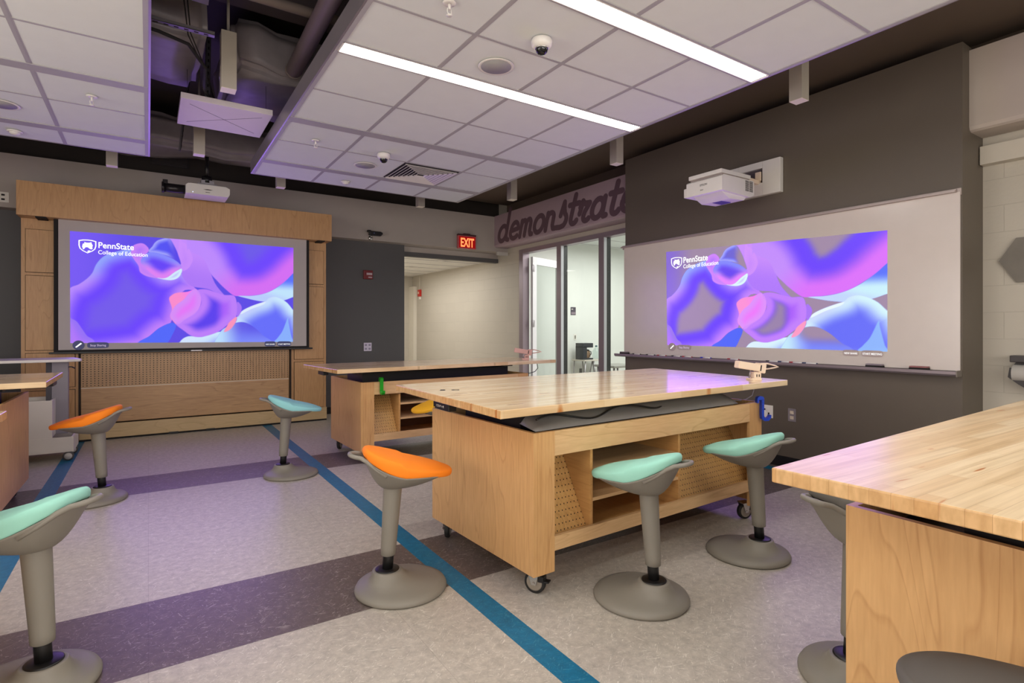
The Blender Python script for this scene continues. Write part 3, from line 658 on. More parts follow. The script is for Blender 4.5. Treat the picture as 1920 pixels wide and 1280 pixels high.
overlay(wb, 2.26, 1.02, lambda u, v: (-.0225, 4.297-2.267*u-.015*v*(1-u), (2.174-.087*u)-(1.066-.09*u)*v), FACE_X, (-.0015, 0, 0), bmat=BTN2)

# markers and erasers on the tray
def eraser(y, lab, red=False):
    t = thing('board_eraser', lab, 'eraser', (4.932, y, .9755), group='whiteboard erasers on the tray')
    m = M(); m.box(-.026, .026, -.062, .062, 0, .022, .004); m.obj('felt', BLK_M, t)
    m = M(); m.box(-.025, .025, -.060, .060, .022, .034, .004); m.obj('backing', plain('pinkish grey eraser back', (150, 96, 96) if red else (140, 128, 134), .5), t)
eraser(4.93, 'black board eraser at the far left end of the marker tray')
eraser(2.11, 'black board eraser with grey back, second from the right end of the tray')
eraser(1.80, 'black board eraser with reddish back nearest the right end of the tray', True)
MC = {'black': (24, 22, 26), 'red': (170, 30, 40), 'blue': (36, 44, 190), 'navy': (20, 44, 84)}
def marker(y, colr, lab):
    t = thing('dry_erase_marker', lab, 'marker', (4.925, y, .9845), group='dry erase markers on the tray')
    m = M(); m.cyl((0, -.055, 0), (0, .035, 0), .009, n=12); m.obj('barrel', WHITE_PL, t)
    mc_ = plain(colr+' marker cap', MC[colr], .4)
    m = M(); m.cyl((0, .035, 0), (0, .070, 0), .0096, n=12); m.obj('cap', mc_, t)
    m = M(); m.cyl((0, -.062, 0), (0, -.055, 0), .008, n=12); m.obj('end_plug', mc_, t)
marker(4.72, 'black', 'white marker with black cap, first marker right of the far eraser')
marker(4.50, 'black', 'white marker with black cap, second along the tray from the far end')
marker(4.33, 'red', 'white marker with red cap, third along the tray from the far end')
marker(4.12, 'black', 'white marker with black cap lying just left of a red capped one')
marker(3.97, 'red', 'white marker with red cap just left of the blue capped marker')
marker(3.73, 'blue', 'white marker with bright blue cap on the tray')
marker(3.40, 'red', 'white marker with red cap lying alone right of the blue capped one')
marker(2.98, 'black', 'white marker with black cap, left of the four markers above the cream camera')
marker(2.86, 'navy', 'white marker with navy cap directly behind the cream camera')
marker(2.75, 'red', 'white marker with red cap right behind the cream camera head')
marker(2.63, 'navy', 'white marker with navy cap, rightmost marker on the tray')
# ------------------------------------------------------------------ work tables
def caster(parent, x, y, rz, top=.115, lock=True):
    c = bpy.data.objects.new('caster', None); COL.objects.link(c); c.parent = parent; c.location = (x, y, 0); c.rotation_euler = (0, 0, rz)
    m = M(); m.lathe([(.02, -.016), (.046, -.016), (.054, -.012), (.055, 0), (.054, .012), (.046, .016), (.02, .016)], (0, 0, .055), 28, 'y'); m.obj('tyre', RUBBER, c)
    m = M(); m.lathe([(.012, -.019), (.036, -.018), (.041, -.016), (.041, .016), (.036, .018), (.012, .019)], (0, 0, .055), 24, 'y'); m.obj('hub', plain('grey wheel hub', (140, 130, 118), .4), c)
    m = M(); m.box(-.035, .035, -.033, .033, top-.006, top, .001); m.cyl((0, 0, top-.02), (0, 0, top-.004), .026)
    for s in (-1, 1): m.extr([(-.032, top-.006), (.028, top-.006), (.012, .046), (-.012, .046)], 'y', s*.026-.0015, s*.026+.0015)
    m.cyl((0, -.034, .055), (0, .034, .055), .006, n=10); m.obj('fork', CHROME, c)
    if lock:
        m = M(); m.box(.045, .075, -.018, .018, .062, .070, .002); m.box(.02, .05, -.022, .022, .062, .09, .002); m.obj('brake_lever', BLK, c)
def w2l(loc, rz, p):
    dx, dy = p[0]-loc[0], p[1]-loc[1]; return (dx*math.cos(rz)+dy*math.sin(rz), -dx*math.sin(rz)+dy*math.cos(rz))
def make_table(label, nl, rz, L, D, top, ztop, zb=.80, shelves=True, keypad=None, front_open=True, group='butcher block work tables on casters', mark=False, sheet=False):
    """nl = near-left body corner, top = four world corners (near-left, near-right, far-right, far-left)"""
    t = thing('work_table', label, 'table', (nl[0], nl[1], 0), rz, group)
    z0 = .115
    # tabletop
    poly = [w2l(nl, rz, p) for p in top]
    m = M(); m.prism(poly, ztop-.038, ztop, bev=.004); o = m.obj('tabletop', BUTCH, t)
    # body
    m = M(); m.box(0, .022, .0, D, z0, zb, .001); m.obj('side_panel', MP_V, t)
    m = M(); m.box(L-.022, L, .0, D, z0, zb, .001); m.obj('side_panel', MP_V, t)
    for ys, yc in ((-.001, .020), (D-.020, D+.001)):
        m = M(); m.box(.0225, .13, ys, yc, z0, zb-.0005, .0008); m.obj('stile', MP_V, t)
        m = M(); m.box(L-.145, L-.0225, ys, yc, z0, zb-.0005, .0008); m.obj('stile', MP_V, t)
        m = M(); m.box(.13, L-.145, ys, yc, zb-.122, zb-.001, .0008); m.obj('apron', MP_H, t)
        m = M(); m.box(.13, L-.145, ys, yc, .215, .285, .0008); m.obj('bottom_rail', MP_H, t)
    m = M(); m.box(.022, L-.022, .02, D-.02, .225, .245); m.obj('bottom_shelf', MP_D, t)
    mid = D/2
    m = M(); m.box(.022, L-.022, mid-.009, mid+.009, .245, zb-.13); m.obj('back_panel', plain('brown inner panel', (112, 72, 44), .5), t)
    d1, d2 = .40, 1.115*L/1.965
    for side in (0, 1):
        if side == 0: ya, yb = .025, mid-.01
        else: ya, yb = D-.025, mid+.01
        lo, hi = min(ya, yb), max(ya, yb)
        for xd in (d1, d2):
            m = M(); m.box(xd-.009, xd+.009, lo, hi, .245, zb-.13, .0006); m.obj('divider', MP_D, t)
        # slanted peg boards in the outer bays
        s = 1 if side == 0 else -1
        for xa, xb in ((.024, d1-.010), (d2+.010, L-.024)):
            m = M(); m.quad((xa, ya+s*.02, .247), (xb, ya+s*.02, .247), (xb, ya+s*.25, zb-.131), (xa, ya+s*.25, zb-.131)); m.quad((xa, ya+s*.026, .247), (xb, ya+s*.026, .247), (xb, ya+s*.256, zb-.131), (xa, ya+s*.256, zb-.131)); m.obj('pegboard', PEG_T, t)
        for z, xa, xb in ((.40, d1+.009, d2-.009), (.545, d1+.009, d2+.02)):
            m = M(); m.box(xa, xb if xb < d2 else d2-.0095, lo, hi, z, z+.018, .0006); m.obj('shelf', MP_H, t)
    # lift frame between body and top
    fr = M(); fr.box(.10, L-.12, .24, D-.24, zb-.08, ztop-.075)
    fr.box(.06, L-.06, mid-.05, mid+.05, zb+.052, ztop-.0395)
    for x in (.16, L-.22): fr.box(x, x+.07, .10, D-.10, ztop-.062, ztop-.039); 
    fr.obj('lift_beam', STEEL_BLK, t)
    for x in (.17, L-.21):
        m = M(); m.box(x, x+.09, mid-.13, mid-.03, .246, ztop-.06, .003); m.obj('lift_column', STEEL_BLK, t)
    m = M(); m.box(.022, L-.022, .021, D-.021, zb-.10, zb-.085); m.obj('cable_tray', STEEL_BLK, t)
    if sheet:
        # loose curved grey sheet lying under the top
        m = M(); nx, ny = 26, 6; G_ = []
        for i in range(nx+1):
            u = i/nx; x = .035+u*1.70; e_ = min(1, u*7)**.6
            row = []
            for j in range(ny+1):
                v = j/ny; row.append(m.bm.verts.new((x+.10*(1-e_)*v, .03+v*.34, zb+.003+(.088*e_)*math.sin(v*math.pi/2)**.8)))
            G_.append(row)
        for i in range(nx):
            for j in range(ny):
                f = m.bm.faces.new((G_[i][j], G_[i+1][j], G_[i+1][j+1], G_[i][j+1])); f.smooth = True
        o = m.obj('under_sheet', DGREY_SHEET, t); sm_ = o.modifiers.new('thickness', 'SOLIDIFY'); sm_.thickness = .003
    if keypad is not None:
        kx, ky = w2l(nl, rz, keypad)
        dx = -1
        k = bpy.data.objects.new('height_keypad', None); COL.objects.link(k); k.parent = t; k.location = (kx, ky, ztop-.0385); k.rotation_euler = (0, 0, keypad[2]-rz)
        m = M(); m.box(-.004, .045, -.095, .095, -.040, 0, .005); m.obj('housing', BLK, k)
        if mark:
            text('key_symbols', '1 2 3 4 ^ v M', .018, PAPER, k, (-.0046, .055, -.026), FACE_X, extrude=.0001)
            m = M(); m.box(-.0048, -.0042, .072, .086, -.036, -.031); m.obj('yellow_label', plain('yellow sticker', (220, 180, 60), .5), k)
    for x, y, r in ((.07, .075, -1.06), (L-.085, .075, -.3), (.07, D-.075, .9), (L-.085, D-.075, 2.0)): caster(t, x, y, r)
    return t
A1 = math.radians(2.1)
TBL1 = make_table('long butcher block table in the middle, with blue hook and cream camera on it', (1.523, 2.12), A1, 1.965, 1.035,
    [(1.279, 2.028), (3.712, 2.138), (3.792, 3.432), (1.314, 3.332)], .94, keypad=(1.312, 2.676, math.radians(-1)), mark=True, sheet=True)
TBL2 = make_table('butcher block table with the green hook, behind the middle one near the opening', (1.672, 5.115), math.radians(1.5), 1.965, .93,
    [(1.402, 4.941), (4.013, 5.132), (3.84, 5.938), (1.32, 5.858)], .93, zb=.785, keypad=(1.385, 5.43, 0))
TBL3 = make_table('butcher block table filling the right foreground, wide maple end panel toward the camera', (1.62, -.32), math.radians(-1.5), 1.965, 1.10,
    [(1.385, -.42), (3.80, -.42), (3.68, .892), (1.344, .818)], .94, zb=.80)
for o_ in TBL3.children:
    if o_.name.startswith('tabletop'): o_.data.materials[0] = BUTCH_SATIN
TBL0 = make_table('butcher block table cut by the left edge, beside the white cart', (-2.76, 4.73), math.radians(-.3), 1.965, 1.02,
    [(-3.0, 4.75), (-.570, 4.794), (-.583, 5.776), (-2.95, 5.72)], .94, keypad=(-.60, 5.45, math.pi))
TBL4 = make_table('butcher block table of which only the corner shows at the left edge', (-2.76, 2.06), 0, 1.965, 1.02,
    [(-3.0, 1.94), (-.52, 1.94), (-.515, 3.22), (-3.0, 3.22)], .94)
# black lettering branded near the left end of the middle table's top
text('table_mark', '5  C', .062, INK, TBL1, (.0, 0, .9403), (0, 0, 0), extrude=.0002, offset=.0045)
tm = [o for o in TBL1.children if o.name.startswith('table_mark')][0]
p_ = w2l((1.523, 2.12), A1, (1.405, 2.88)); tm.location = (p_[0], p_[1], .9402); tm.rotation_euler = (0, 0, -.5)

# ------------------------------------------------------------------ active stools
def seat_outline(t, k=1.0):
    c, s_ = math.cos(t), math.sin(t)
    return (.034+.222*k*math.copysign(abs(c)**.88, c), .166*k*math.copysign(abs(s_)**.88, s_)*(1-.13*c))
def seat_z(x, y):
    z = .664-.27*x
    z += .75*x*x if x < 0 else .10*x*x
    z -= .35*y*y if x > 0 else -.25*y*y
    return z
def rim_z(x): return .583+(1.25*x*x-.25*x if x < 0 else -.06*x)
def make_stool(label, colour, loc, heading, group='active sitting stools with grey bases', lean=0, seat_rot=0):
    t = thing('active_stool', label, 'stool', (loc[0], loc[1], 0), heading, group)
    # eccentric weighted base
    prof = [(.218, 0, .0), (.226, 0, .006), (.227, 0, .014), (.220, 0, .026), (.195, -.008, .036), (.160, -.022, .044), (.125, -.040, .054), (.098, -.055, .068), (.080, -.064, .086), (.073, -.067, .100), (.069, -.068, .105), (.062, -.068, .104)]
    m = M(); m.rings([[(c+r*math.cos(2*math.pi*i/48), r*math.sin(2*math.pi*i/48), z) for i in range(48)] for r, c, z in prof]); m.obj('base', GREY_PL, t)
    m = M(); m.lathe([(.058, .100), (.059, .107), (.054, .110), (.026, .111)], (-.068, 0, 0), 32); m.obj('collar', BLK, t)
    m = M(); m.cyl((-.068, 0, .09), (-.057, 0, .24), .0265, .0265, 24); m.obj('inner_tube', BLK, t)
    m = M()
    pts = [(.034, -.063, .176), (.0365, -.063, .178), (.0375, -.062, .21), (.046, -.040, .52), (.048, -.039, .54)]
    m.rings([[(c+r*math.cos(2*math.pi*i/32), r*math.sin(2*math.pi*i/32), z) for i in range(32)] for r, c, z in pts]); m.obj('column', GREY_PL, t)
    # seat shell
    n = 56; ts = [2*math.pi*i/n for i in range(n)]
    def shell_pt(tt, f, dz=0):
        xo, yo = seat_outline(tt, .99)
        if xo > .17: xo = .17+(xo-.17)*.3
        zo = rim_z(xo)
        xi, yi, zi = -.038+.050*math.cos(tt), .050*math.sin(tt), .512
        return (xi+(xo-xi)*f, yi+(yo-yi)*f, zi+(zo-zi)*(f**1.7)+dz)
    R = [[shell_pt(tt, f) for tt in ts] for f in (0, .12, .25, .4, .55, .7, .85, .95, 1.0)]
    R += [[shell_pt(tt, f, .006) for tt in ts] for f in (.985, .9, .6, .3, 0)]
    m = M(); m.rings(R); m.obj('seat_shell', GREY_PL, t)
    # handle loop at the back
    hp = [(-.085, .140, .598), (-.13, .112, .628), (-.17, .082, .660)]
    for i in range(11):
        a = math.pi/2+math.pi*i/10
        hp.append((-.200+.048*math.cos(a), .058*math.sin(a), .676-.010*math.cos(a)))
    hp += [(-.17, -.082, .660), (-.13, -.112, .628), (-.085, -.140, .598)]
    m = M(); m.tube(hp, .0105, 10); m.obj('handle', GREY_PL, t)
    # cushion
    R = []
    for f in (.04, .2, .4, .6, .75, .85, .92):
        ring = []
        for tt in ts:
            x, y = seat_outline(tt, f); ring.append((x, y, seat_z(x, y)-.016*(f/.92)**5))
        R.append(ring)
    edge = []
    for tt in ts:
        x, y = seat_outline(tt, .92); x1, y1 = seat_outline(tt, 1.0)
        zt = seat_z(x, y)-.016; zbm = rim_z(min(x1, .18))+.001
        if x1 > .15: zbm = min(zbm, zt-.034)
        edge.append((x, y, x1, y1, zt, zbm))
    for k_ in range(1, 8):
        a = math.pi/2*k_/7
        R.append([(x+(x1-x)*math.sin(a), y+(y1-y)*math.sin(a), zt-(zt-zbm)*.42*(1-math.cos(a))) for x, y, x1, y1, zt, zbm in edge])
    for k_ in range(1, 6):
        a = math.pi/2*k_/5
        R.append([(x1-(x1-x)*.55*(1-math.cos(a)), y1-(y1-y)*.55*(1-math.cos(a)), zt-(zt-zbm)*(.42+.58*math.sin(a))) for x, y, x1, y1, zt, zbm in edge])
    R.append([(.034+(x-.034)*.6, y*.6, .585) for x, y, x1, y1, zt, zbm in edge])
    m = M(); m.rings(R); m.obj('cushion', colour, t)
    # small screw caps on the shell
    m = M()
    for s in (-1, 1):
        m.cyl((-.03, s*.049, .538), (-.03, s*.054, .540), .004, n=8)
    m.obj('screw_cap', BLK, t)
    return t
ORG = plain('orange fabric', (255, 136, 14), .75, bump=.25, bscale=1400)
MINT = plain('mint green fabric', (158, 218, 200), .8, bump=.25, bscale=1400)
TEAL = plain('light aqua fabric', (146, 210, 212), .8, bump=.25, bscale=1400)
YEL = plain('yellow fabric', (240, 176, 30), .8, bump=.25, bscale=1400)
GRYF = plain('grey fabric', (104, 100, 94), .85, bump=.3, bscale=1200)
r_ = math.radians
make_stool('orange stool in the foreground left of the middle table', ORG, (1.057, 2.609), r_(-14))
make_stool('mint stool in front of the middle table, the left one of its two', MINT, (1.987, 1.876), r_(105))
make_stool('mint stool at the right end of the middle table, below the blue hook', MINT, (2.889, 1.903), r_(102))
make_stool('aqua stool in the back standing by the blue floor stripe, facing the screen wall', TEAL, (1.056, 5.151), r_(-8))
make_stool('orange stool at the left, standing in front of the white cart', ORG, (-.356, 5.197), r_(165))
make_stool('mint stool cut by the left edge in the foreground', MINT, (-.371, 2.606), r_(150))
make_stool('yellow stool mostly hidden behind the left end of the middle table', YEL, (2.185, 4.501), r_(180))
make_stool('grey stool tucked under the far side of the right foreground table', GRYF, (2.205, .97), r_(-22))
make_stool('dark grey stool seat rising at the bottom right corner', GRYF, (1.311, .295), r_(60))

# ------------------------------------------------------------------ white lectern cart
ct = thing('lectern_cart', 'white rolling lectern cart with grey post behind the left table', 'cart', (-.761, 6.90, 0))
m = M(); m.prism([(-1.45, -.02), (-.98, -.05), (.11, -.02), (.20, .03), (.205, .06), (.11, .45), (-.98, .54), (-1.45, .49)], .969, .996, bev=.006); m.obj('top', WHITE_MET, ct)
m = M(); m.box(-.049, .082, .24, .33, .238, .969, .004); m.obj('post', plain('grey lacquered post', (140, 134, 142), .4, .2), ct)
m = M(); m.box(-.092, -.050, .235, .33, .238, .969, .003); m.obj('post_back', plain('dark grey post', (72, 68, 74), .5), ct)
BW = plain('warm white panel', (214, 206, 196), .5)
m = M(); m.box(-.70, -.016, -.0, .018, .105, .60, .002); m.box(-.70, -.682, .018, .45, .105, .60, .002); m.box(-.036, -.016, .018, .45, .24, .60, .002); m.box(-.70, -.016, .432, .45, .105, .60, .002); m.obj('bin', BW, ct)
m = M(); m.box(-.70, .147, -.005, .0, .10, .237, .001); m.box(.129, .147, 0, .45, .10, .237, .002); m.box(-.70, .147, .45, .454, .10, .237, .001); m.box(-.70, .147, 0, .45, .088, .105, .002); m.obj('base_tray', BW, ct)
m = M(); m.box(.079, .108, .25, .272, .90, .912, .002); m.cyl((.108, .26, .906), (.135, .26, .89), .006); m.obj('latch', BLK, ct)
m = M(); m.lathe([(.0, 0), (.03, 0), (.03, .006), (0, .008)], (-.46, .2, .996), 18); m.obj('grommet', plain('violet grey grommet', (150, 130, 190), .4), ct)
for x, y in ((.105, .04), (-.60, .04), (.105, .40), (-.60, .40)):
    k = bpy.data.objects.new('castor', None); COL.objects.link(k); k.parent = ct; k.location = (x, y, 0)
    m = M(); m.lathe([(.030, -.012), (.040, -.012), (.045, -.009), (.045, .009), (.040, .012), (.030, .012)], (0, -.02, .045), 24, 'y'); m.obj('tyre', plain('grey castor tyre', (70, 66, 66), .5), k)
    m = M(); m.lathe([(.002, -.014), (.031, -.014), (.031, .014), (.002, .014)], (0, -.02, .045), 20, 'y'); m.obj('hub', plain('pale castor hub', (190, 184, 178), .4), k)
    m = M(); m.box(-.022, .022, -.004, .03, .05, .0885, .004); m.obj('fork', BLK, k)

# ------------------------------------------------------------------ things on and around the tables
def clip_camera(label, loc, rz, colr, s=1.0):
    t = thing('document_camera', label, 'camera', loc, rz, 'document cameras on the tables'); t.scale = (s, s, s)
    m = M(); m.box(-.035, .035, -.03, .03, 0, .012, .002); m.box(-.012, .035, -.022, .022, .012, .05, .003); m.box(-.01, .034, -.0225, .0225, .03, .034); m.obj('stand', colr, t)
    m = M(); 
    for x in (.002, .018): m.box(x, x+.006, -.0235, -.0215, .02, .036)
    m.obj('stand_slot', HOLE, t)
    b = bmesh.new(); bmesh.ops.create_cube(b, size=1)
    for v in b.verts: v.co = Vector((v.co.x*.155-.02, v.co.y*.055, v.co.z*.045))
    bmesh.ops.bevel(b, geom=list(b.edges), offset=.004, segments=2, affect='EDGES')
    m = M(); m.add(b, mat=Matrix.Translation((-.02, 0, .083)) @ Matrix.Rotation(.16, 4, 'Y'))
    b = bmesh.new(); bmesh.ops.create_cube(b, size=1)
    for v in b.verts: v.co = Vector((v.co.x*.045+.062, v.co.y*.062, v.co.z*.060))
    bmesh.ops.bevel(b, geom=list(b.edges), offset=.004, segments=2, affect='EDGES')
    m.add(b, mat=Matrix.Translation((-.02, 0, .083)) @ Matrix.Rotation(.16, 4, 'Y')); m.obj('head', colr, t)
    b = bmesh.new(); bmesh.ops.create_cube(b, size=1)
    for v in b.verts: v.co = Vector((v.co.x*.007+.048, v.co.y*.002-.0318, v.co.z*.036))
    m = M(); m.add(b, mat=Matrix.Translation((-.02, 0, .083)) @ Matrix.Rotation(.16, 4, 'Y')); m.obj('head_slot', HOLE, t)
    m = M(); m.tube([(.045, .0, .10), (.09, 0, .10), (.14, 0, .088), (.165, 0, .078), (.14, 0, .074), (.10, 0, .068), (.05, 0, .064)], .0045, 8); m.obj('handle_loop', colr, t)
    m = M(); m.cyl((-.025, .012, .008), (-.020, .005, .062), .004); m.obj('stay', ALU, t)
    return t
clip_camera('cream document camera on the right end of the middle table', (3.52, 2.27, .94), math.radians(-25), CREAM, 1.12)
clip_camera('pinkish document camera with a white loop on the right end of the back table', (3.72, 5.34, .93), math.radians(-30), plain('pink cream plastic', (206, 160, 152), .5), 1.15)
def hook(label, colr, loc, rz, s=1.0):
    t = thing('clamp_hook', label, 'hook', loc, rz, 'printed plastic hooks on the tables')
    prof = [(-.035, .030), (-.028, .042), (-.012, .048), (.005, .044), (.012, .034), (.012, -.085), (.018, -.098), (.034, -.102), (.048, -.092), (.054, -.078), (.062, -.080), (.060, -.100), (.044, -.118), (.018, -.120), (-.001, -.106), (-.004, -.08), (-.004, .022), (-.022, .022), (-.026, -.0), (-.034, -.0)]
    m = M(); m.extr([(p*s, q*s) for p, q in prof], 'x', -.016*s, .016*s); m.obj('hook_body', colr, t)
    m = M()
    for z in (.02, .0, -.02, -.045): m.box(-.0165*s, .0165*s, .0, .006*s, z*s, (z+.006)*s)
    m.obj('rib', plain('hook rib', tuple(int(255*((x)**(1/2.2))*.72) for x in colr.node_tree.nodes['Principled BSDF'].inputs['Base Color'].default_value[:3]), .4), t)
    return t
BLUE = plain('blue plastic', (24, 66, 190), .35); GREEN = plain('green plastic', (20, 160, 30), .35)
# hooks hang over the front apron; local +y of the profile is 'outward'
hk = hook('blue plastic hook clamped on the front right corner of the middle table', BLUE, (3.44, 2.165, .797), math.radians(180+60), 1.0)
hk = hook('green plastic hook hanging on the front of the back table', GREEN, (1.865, 5.095, .782), math.radians(180), .98)
m = M(); m.tube([(.0, .0, .0), (.02, -.01, -.035), (.0, -.01, -.075), (-.06, .0, -.10), (-.12, .01, -.105), (-.17, .02, -.10), (-.19, .02, -.14)], .0035)
o = m.obj('power_cable', plain('grey cable', (150, 146, 158), .5)); tag(o, 'grey cable drooping from under the right end of the middle table', 'cable', loc=(3.56, 2.32, .90))
m = M(); m.tube([(.0, .0, .0), (.015, .0, -.06), (-.03, .0, -.10), (-.10, .0, -.115), (-.2, 0, -.115)], .0045)
o = m.obj('power_cable', plain('dark grey cable', (70, 72, 84), .5)); tag(o, 'dark cable looping below the right end of the back table', 'cable', loc=(3.82, 5.25, .89))
pts = []
for i in range(40):
    u = i/39; pts.append((1.60+u*.95, 2.205+u*.035+.02*math.sin(u*13), .839+.019*math.sin(u*11+.4)+.012*u))
m = M(); m.tube(pts, .005); o = m.obj('black_cable', BLK); tag(o, 'wavy black cable lying on the grey sheet inside the middle table', 'cable')
m = M(); m.tube([(1.79, 2.95, .23), (1.80, 2.93, .10), (1.83, 2.90, .02), (1.86, 2.86, .008), (1.83, 2.8, .008), (1.78, 2.86, .03), (1.77, 2.95, .12), (1.76, 2.96, .22)], .005)
o = m.obj('hanging_cable', BLK); tag(o, 'black cable loop hanging under the middle table to the floor', 'cable')
# ------------------------------------------------------------------ suspended ceiling panels
def cloud(label, x0, x1, y0, y1, z, lights, pens=(), flip=False):
    t = thing('ceiling_cloud', label, 'ceiling panel', (0, 0, 0), group='suspended tile ceilings')
    m = M(); m.box(x0, x1, y0, y1, z+.004, z+.03)
    m.obj('acoustic_tiles', TILE, t)
    g = M()
    for k in range(1, 4): 
        x = x0+(x1-x0)*k/4 if not flip else x1-(x1-x0)*k/4
        g.box(x-.007, x+.007, y0, y1, z+.0012, z+.0045); g.box(x-.014, x+.014, y0, y1, z+.002, z+.0045)
    for y in (5.06, 3.85, 2.65, 1.44, .12, -.6, -1.3): g.box(x0, x1, y-.009, y+.009, z+.001, z+.0045)
    for y in (5.765, 4.50): g.box(x0, x1, y-.056, y+.056, z-.002, z+.0045)
    for y in lights: g.box(x0, x1, y-.075, y-.055, z-.002, z+.0045); g.box(x0, x1, y+.055, y+.075, z-.002, z+.0045)
    g.box(x0, x0+.025, y0, y1, z-.001, z+.0045); g.box(x1-.025, x1, y0, y1, z-.001, z+.0045)
    g.obj('grid', GRID, t)
    # perimeter trim with ribbed profile
    r = M(); h = .125
    for a in ((x0-.012, x0, y0, y1), (x1, x1+.012, y0, y1), (x0-.012, x1+.012, y0-.012, y0), (x0-.012, x1+.012, y1, y1+.012)):
        r.box(a[0], a[1], a[2], a[3], z, z+h)
    for zz in (z+.004, z+.022): r.box(x0-.016, x1+.016, y0-.016, y1+.016, zz, zz+.006) if False else None
    r.obj('edge_trim', plain('silver grey edge trim', (150, 142, 148), .35, .5), t)
    for (x, y) in ((x0+.3, y1-.4), (x1-.3, y1-.4), (x0+.3, (y0+y1)/2), (x1-.3, (y0+y1)/2)):
        w_ = M(); w_.cyl((x, y, z+.03), (x, y, 3.9), .0025, n=6); w_.obj('hanger_wire', STEEL_BLK, t)
    return t
LY = [3.185, 2.095, .55, -.95]
ZC = 2.92
cloud('large suspended tile ceiling over the middle tables', .905, 3.33, -2.0, 6.315, ZC, LY)
cloud('suspended tile ceiling at the left with a sprinkler and speaker', -2.44, .0, -2.0, 6.22, ZC, LY, flip=True)
LMAT = glow('lit diffuser', (255, 252, 246), LAMP)
for (x0, x1, wh) in ((.93, 3.315, 'right'), (-2.42, -.02, 'left')):
    for i, y in enumerate(LY):
        lab = {('right', 0): 'bright linear light running across the ceiling, the shorter one nearer the speaker', ('right', 1): 'bright linear light at the top right, in front of the camera dome'}.get((wh, i), 'linear ceiling light of the %s ceiling behind the camera, row %s' % (wh, ['one', 'two', 'three', 'four'][i]))
        t = thing('linear_light', lab, 'ceiling light', (0, y, ZC), group='linear lights set in the tile ceilings')
        m = M(); m.box(x0, x1, -.056, .056, .0006, .004, mi=0); m.obj('diffuser', LMAT, t)
        m = M(); m.box(x0-.008, x1+.008, -.062, -.0565, -.004, .004); m.box(x0-.008, x1+.008, .0565, .062, -.004, .004); m.box(x0-.008, x0, -.062, .062, -.004, .004); m.box(x1, x1+.008, -.062, .062, -.004, .004); m.obj('housing', WHITE_MET, t)
# fittings in the ceilings
def dome(label, x, y):
    t = thing('dome_camera', label, 'camera', (x, y, ZC), math.radians(20), 'dome cameras on the ceiling')
    m = M(); m.lathe([(.056, .0), (.060, -.010), (.058, -.030), (.048, -.044), (.036, -.048)], (0, 0, 0), 36); m.obj('housing', WHITE_PL, t)
    m = M(); m.lathe([(.036, -.046), (.036, -.052), (.031, -.070), (.018, -.082), (.004, -.085)], (0, 0, 0), 28); m.obj('dome', LENS, t)
    m = M(); m.lathe([(.036, -.045), (.038, -.048), (.037, -.053), (.034, -.053)], (0, 0, 0), 28); m.obj('ring', CHROME, t)
dome('white dome camera at the top beside the bright light', 1.845, 2.49); dome('white dome camera far on the ceiling near the vent', 1.826, 4.93)
def speaker(label, x, y):
    t = thing('ceiling_speaker', label, 'speaker', (x, y, ZC), group='round ceiling speakers')
    m = M(); m.lathe([(.112, 0), (.112, -.003), (.10, -.005), (.094, -.003)], (0, 0, 0), 40); m.obj('rim', WHITE_PL, t)
    m = M(); m.lathe([(.095, .0), (.095, -.004), (.0001, -.0045)], (0, 0, 0), 40); m.obj('grille', plain('grey perforated grille', (158, 156, 156), .7, var=.15), t)
speaker('round speaker in front of the two bright lights', 1.798, 2.90); speaker('round speaker next to the small far dome camera', 1.803, 5.38); speaker('round speaker cut by the left edge of the picture', -.895, 5.36)
def sprinkler(label, x, y, a):
    t = thing('sprinkler', label, 'sprinkler', (x, y, ZC), a, 'ceiling sprinklers')
    m = M(); m.lathe([(.034, 0), (.032, -.005), (.010, -.007), (.008, -.004)], (0, 0, 0), 24); m.obj('escutcheon', WHITE_PL, t)
    m = M(); m.cyl((0, 0, 0), (.0, 0, -.035), .007, n=10); m.tube([(-.012, 0, -.03), (-.014, 0, -.05), (0, 0, -.062), (.014, 0, -.05), (.012, 0, -.03)], .0025, 6); m.lathe([(.016, -.062), (.017, -.064), (.0001, -.065)], (0, 0, 0), 16); m.obj('head', WHITE_PL, t)
sprinkler('sprinkler at the top edge on the large tile ceiling', 1.251, 2.46, .3); sprinkler('sprinkler on the large tile ceiling near its far left corner', 1.205, 4.90, .3); sprinkler('sprinkler on the left tile ceiling', -.33, 4.83, .8)
def detector(label, x, y):
    t = thing('smoke_detector', label, 'detector', (x, y, ZC), group='smoke detectors')
    m = M(); m.lathe([(.05, 0), (.052, -.006), (.045, -.012)], (0, 0, 0), 28); m.obj('plate', WHITE_PL, t)
    m = M(); m.lathe([(.036, -.010), (.034, -.020), (.022, -.030), (.0001, -.032)], (0, 0, 0), 24); m.obj('sensor', WHITE_PL, t)
detector('small detector at the far left tile ceiling edge', -.917, 6.03); detector('small detector near the far edge of the large tile ceiling', 1.819, 6.10)
v = thing('air_diffuser', 'square louvred air vent in the far part of the ceiling', 'vent', (2.40, 5.38, ZC), 0)
m = M()
m.box(-.30, .30, -.30, .30, .0, .0035); m.obj('backing', HOLE, v)
